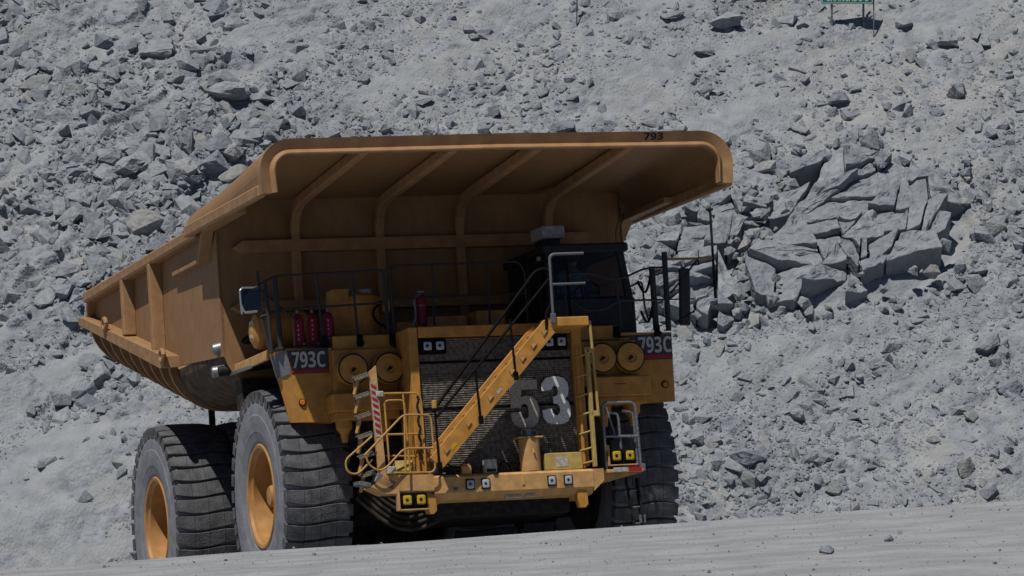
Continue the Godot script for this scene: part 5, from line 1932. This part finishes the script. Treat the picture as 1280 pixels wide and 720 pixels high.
func truck_cab(tr: Node3D) -> void:
	var cab := node("cab", tr)
	var x0 := 1.36
	var x1 := 2.86
	var z0 := -0.45
	var z1 := 1.6
	var mb := MB.new()
	# lower body with walls of thickness
	mb.box(V(2.11, 4.40, z1 - 0.04), V(1.52, 0.60, 0.08))
	mb.box(V(2.11, 4.40, z0 + 0.04), V(1.52, 0.60, 0.08))
	mb.box(V(x0 + 0.04, 4.40, 0.575), V(0.08, 0.60, 1.88))
	mb.box(V(x1 - 0.04, 4.40, 0.575), V(0.08, 0.60, 1.88))
	mb.box(V(2.11, 4.10, 0.575), V(1.36, 0.06, 1.88))
	put("lower_shell", mb, M.cab, cab)
	mb = MB.new()
	mb.box(V(2.06, 5.545, 0.55), V(1.50, 0.15, 2.2), Basis.IDENTITY, 0.03)
	put("roof", mb, M.cab, cab)
	for q in [[x0 + 0.06, z1 - 0.06, 0.0], [x1 - 0.06, z1 - 0.06, -0.13], [x0 + 0.06, z0 + 0.06, 0.0], [x1 - 0.06, z0 + 0.06, -0.13]]:
		mb = MB.new()
		mb.bar(V(q[0], 4.66, q[1]), V(q[0] + q[2], 5.5, q[1]), 0.11, 0.11)
		put("pillar", mb, M.cab, cab)
	mb = MB.new()   # rear wall and left door
	mb.box(V(1.9, 5.08, z0 + 0.05), V(0.98, 0.84, 0.05))
	put("rear_wall", mb, M.cab, cab)
	mb = MB.new()
	mb.box(V(x0 + 0.04, 5.08, 0.1), V(0.05, 0.84, 0.9))
	put("door", mb, M.cab, cab)
	mb = MB.new()
	mb.box(V(2.09, 5.08, z1 - 0.03), V(1.34, 0.84, 0.012), Basis.IDENTITY, 0.002)
	put("windscreen", mb, M.glass, cab)
	mb = MB.new()
	mb.box(V(x0 + 0.05, 5.08, 1.05), V(0.012, 0.84, 0.9), Basis.IDENTITY, 0.002)
	put("side_window", mb, M.glass, cab)
	mb = MB.new()
	mb.box(V(x1 - 0.10, 5.08, 0.6), V(0.012, 0.84, 1.8), Basis(V(0, 0, 1), 0.14), 0.002)
	put("side_window", mb, M.glass, cab)
	mb = MB.new()
	mb.box(V(1.34, 5.42, 1.3), V(0.06, 0.07, 0.1))
	put("side_lamp", mb, M.lens, cab)
	# fittings inside
	mb = MB.new()
	mb.box(V(2.25, 4.62, 0.35), V(0.55, 0.14, 0.52), Basis.IDENTITY, 0.04)
	mb.box(V(2.25, 4.98, 0.10), V(0.52, 0.70, 0.13), Basis(V(1, 0, 0), -0.12), 0.04)
	mb.box(V(2.25, 4.35, 0.35), V(0.3, 0.45, 0.3))
	put("seat", mb, M.cab, cab)
	mb = MB.new()
	var ring: Array = []
	for k in 25: ring.append(V(2.25 + 0.22 * cos(TAU * k / 24), 4.86 + 0.16 * sin(TAU * k / 24), 0.98 + 0.15 * sin(TAU * k / 24)))
	mb.tube(ring, 0.016, 8)
	mb.cyl(V(2.25, 4.86, 0.98), V(2.25, 4.45, 1.25), 0.03, 10)
	mb.bar(V(2.04, 4.86, 0.98), V(2.46, 4.86, 0.98), 0.03, 0.02)
	put("steering_wheel", mb, M.cab, cab)
	mb = MB.new()
	mb.box(V(2.1, 4.62, 1.38), V(1.3, 0.24, 0.28), Basis.IDENTITY, 0.04)
	put("dashboard", mb, M.cab, cab)
	var ac := node("air_conditioner", tr)
	mb = MB.new()
	mb.box(V(1.93, 5.985, 0.12), V(0.40, 0.21, 0.62), Basis.IDENTITY, 0.015)
	put("housing", mb, M.ac, ac)
	mb = MB.new()
	mb.box(V(1.93, 5.75, 0.1), V(0.3, 0.26, 0.5))
	put("mount", mb, M.cab, ac)
	mb = MB.new()
	mb.tube([V(2.72, 5.62, 1.3), V(2.73, 5.85, 1.3), V(2.86, 6.25, 1.3)], 0.008, 6)
	put("aerial", mb, M.dark_steel, ac)

# ---------------------------------------------------------------- the driver
func smin(a: float, b: float, k: float) -> float:
	var h := clampf(0.5 + 0.5 * (b - a) / k, 0, 1)
	return lerpf(b, a, h) - k * h * (1 - h)

func field(p: Vector3, bones: Array, k: float) -> float:
	var d := 9.0
	for b in bones:
		var a: Vector3 = b[0]
		var e: Vector3 = b[2]
		var ab := e - a
		var t := clampf((p - a).dot(ab) / maxf(ab.length_squared(), 1e-8), 0, 1)
		d = smin(d, (p - a - ab * t).length() - lerpf(b[1], b[3], t), k)
	return d

func nets(mb: MB, bones: Array, cell: float, k: float) -> void:
	var box := AABB(bones[0][0], Vector3.ZERO)
	for b in bones:
		box = box.merge(AABB(b[0] - Vector3.ONE * b[1], Vector3.ONE * b[1] * 2)).merge(AABB(b[2] - Vector3.ONE * b[3], Vector3.ONE * b[3] * 2))
	box = box.grow(cell * 2)
	var n := Vector3i(box.size / cell) + Vector3i.ONE * 2
	var f := PackedFloat32Array()
	f.resize(n.x * n.y * n.z)
	for z in n.z:
		for y in n.y:
			for x in n.x:
				f[(z * n.y + y) * n.x + x] = field(box.position + Vector3(x, y, z) * cell, bones, k)
	var vid := {}
	var at := func(x: int, y: int, z: int) -> int: return (z * n.y + y) * n.x + x
	for z in n.z - 1:
		for y in n.y - 1:
			for x in n.x - 1:
				var cnt := 0
				var sum := Vector3.ZERO
				for e in [[0,0,0,1,0,0],[0,1,0,1,1,0],[0,0,1,1,0,1],[0,1,1,1,1,1],[0,0,0,0,1,0],[1,0,0,1,1,0],[0,0,1,0,1,1],[1,0,1,1,1,1],[0,0,0,0,0,1],[1,0,0,1,0,1],[0,1,0,0,1,1],[1,1,0,1,1,1]]:
					var fa := f[at.call(x + e[0], y + e[1], z + e[2])]
					var fb := f[at.call(x + e[3], y + e[4], z + e[5])]
					if (fa < 0) != (fb < 0):
						var t := fa / (fa - fb)
						sum += Vector3(x + lerpf(e[0], e[3], t), y + lerpf(e[1], e[4], t), z + lerpf(e[2], e[5], t))
						cnt += 1
				if cnt: vid[at.call(x, y, z)] = box.position + sum / cnt * cell
	var nf := func(p: Vector3) -> Vector3:
		var e := cell * 0.5
		return Vector3(field(p + V(e, 0, 0), bones, k) - field(p - V(e, 0, 0), bones, k), field(p + V(0, e, 0), bones, k) - field(p - V(0, e, 0), bones, k), field(p + V(0, 0, e), bones, k) - field(p - V(0, 0, e), bones, k)).normalized()
	var nc := {}
	for q in vid: nc[q] = nf.call(vid[q])
	for z in range(1, n.z - 1):
		for y in range(1, n.y - 1):
			for x in range(1, n.x - 1):
				var c0 := f[at.call(x, y, z)] < 0
				for ax in 3:
					var o := [[1,0,0],[0,1,0],[0,0,1]][ax] as Array
					var c1 := f[at.call(x + o[0], y + o[1], z + o[2])] < 0
					if c0 == c1: continue
					var q: Array
					if ax == 0: q = [at.call(x, y - 1, z - 1), at.call(x, y, z - 1), at.call(x, y, z), at.call(x, y - 1, z)]
					elif ax == 1: q = [at.call(x - 1, y, z - 1), at.call(x - 1, y, z), at.call(x, y, z), at.call(x, y, z - 1)]
					else: q = [at.call(x - 1, y - 1, z), at.call(x, y - 1, z), at.call(x, y, z), at.call(x - 1, y, z)]
					if not c0: q.reverse()
					mb.tri_n(vid[q[0]], vid[q[1]], vid[q[2]], nc[q[0]], nc[q[1]], nc[q[2]])
					mb.tri_n(vid[q[0]], vid[q[2]], vid[q[3]], nc[q[0]], nc[q[2]], nc[q[3]])

func build_driver() -> void:
	var root := node("person", self)
	root.transform = Transform3D(TB, TP) * Transform3D(Basis.IDENTITY, V(2.25, 4.69, 0.35))
	tag(root, "driver in blue hard hat and pale blue shirt behind the windscreen", "person")
	var skin := mat(lin(0.30, 0.17, 0.11), 0.6)
	var shirt := mat(lin(0.22, 0.42, 0.50), 0.9)
	var trousers := mat(lin(0.05, 0.06, 0.09), 0.9)
	var hat := mat(lin(0.03, 0.10, 0.42), 0.35)
	# body: skin surface, one figure
	var mb := MB.new()
	var bones := [[V(0, 0.09, -0.12), 0.14, V(0, 0.30, -0.14), 0.13], [V(0, 0.30, -0.14), 0.13, V(0, 0.50, -0.13), 0.15], [V(-0.13, 0.56, -0.12), 0.07, V(0.13, 0.56, -0.12), 0.07], [V(0, 0.56, -0.11), 0.06, V(0, 0.68, -0.08), 0.05]]
	for s in [-1.0, 1.0]:
		bones.append([V(s * 0.09, 0.08, -0.08), 0.09, V(s * 0.13, 0.06, 0.36), 0.065])
		bones.append([V(s * 0.13, 0.06, 0.36), 0.062, V(s * 0.13, -0.36, 0.50), 0.045])
		bones.append([V(s * 0.13, -0.40, 0.48), 0.045, V(s * 0.14, -0.42, 0.66), 0.035])
		bones.append([V(s * 0.20, 0.54, -0.11), 0.06, V(s * 0.27, 0.28, 0.08), 0.045])
		bones.append([V(s * 0.27, 0.28, 0.08), 0.043, V(s * 0.22, 0.20, 0.52), 0.030])
	nets(mb, bones, 0.02, 0.05)
	# head
	nets(mb, [[V(0, 0.78, -0.06), 0.085, V(0, 0.85, -0.07), 0.092], [V(0, 0.71, 0.0), 0.04, V(0, 0.78, -0.02), 0.07], [V(0, 0.785, 0.035), 0.012, V(0, 0.755, 0.055), 0.014], [V(-0.085, 0.78, -0.06), 0.022, V(-0.088, 0.76, -0.06), 0.016], [V(0.085, 0.78, -0.06), 0.022, V(0.088, 0.76, -0.06), 0.016], [V(-0.025, 0.725, 0.032), 0.009, V(0.025, 0.725, 0.032), 0.009]], 0.009, 0.02)
	# hands closed on the wheel
	for s in [-1.0, 1.0]:
		var hb := [[V(s * 0.22, 0.20, 0.52), 0.03, V(s * 0.215, 0.19, 0.59), 0.035]]
		for fi in 4:
			var oy := 0.028 - 0.019 * fi
			var ln: float = [0.9, 1.0, 0.95, 0.78][fi]
			hb.append([V(s * 0.222, 0.19 + oy, 0.60), 0.010, V(s * 0.230, 0.19 + oy, 0.60 + 0.045 * ln), 0.0095])
			hb.append([V(s * 0.230, 0.19 + oy, 0.60 + 0.045 * ln), 0.0095, V(s * 0.200, 0.185 + oy, 0.60 + 0.062 * ln), 0.0085])
		hb.append([V(s * 0.20, 0.205, 0.56), 0.012, V(s * 0.185, 0.225, 0.61), 0.0095])
		nets(mb, hb, 0.008, 0.008)
	put("body", mb, skin, root)
	# clothes follow the body
	mb = MB.new()
	var sb: Array = []
	for i in [0, 1, 2]: sb.append([bones[i][0], bones[i][1] + 0.015, bones[i][2], bones[i][3] + 0.015])
	for s in [0, 1]:
		var b: Array = bones[4 + s * 5 + 3]
		sb.append([b[0], b[1] + 0.014, b[2], b[3] + 0.014])
		var c: Array = bones[4 + s * 5 + 4]
		sb.append([c[0], c[1] + 0.013, (c[0] as Vector3).lerp(c[2], 0.85), c[3] + 0.014])
	nets(mb, sb, 0.02, 0.05)
	put("shirt", mb, shirt, root)
	mb = MB.new()
	var tb: Array = []
	for s in [0, 1]:
		for q in [0, 1, 2]:
			var b: Array = bones[4 + s * 5 + q]
			tb.append([b[0], b[1] + 0.014, b[2], b[3] + 0.014])
	nets(mb, tb, 0.022, 0.04)
	put("trousers", mb, trousers, root)
	mb = MB.new()
	mb.lathe([Vector2(0.150, 0.0), Vector2(0.152, 0.008), Vector2(0.118, 0.016), Vector2(0.116, 0.05), Vector2(0.10, 0.10), Vector2(0.06, 0.135), Vector2(0.0, 0.145)], V(0, 0.845, -0.06), Basis(V(1, 0, 0), -0.08), 28)
	mb.box(V(0, 0.847, 0.08), V(0.16, 0.012, 0.08), Basis(V(1, 0, 0), 0.2))
	put("hard_hat", mb, hat, root)
	mb = MB.new()
	for s in [-1.0, 1.0]: mb.lathe([Vector2(0, -0.009), Vector2(0.008, -0.005), Vector2(0.009, 0), Vector2(0.008, 0.005), Vector2(0, 0.009)], V(s * 0.033, 0.80, 0.022), Basis.IDENTITY, 10)
	put("eyes", mb, M.black, root)
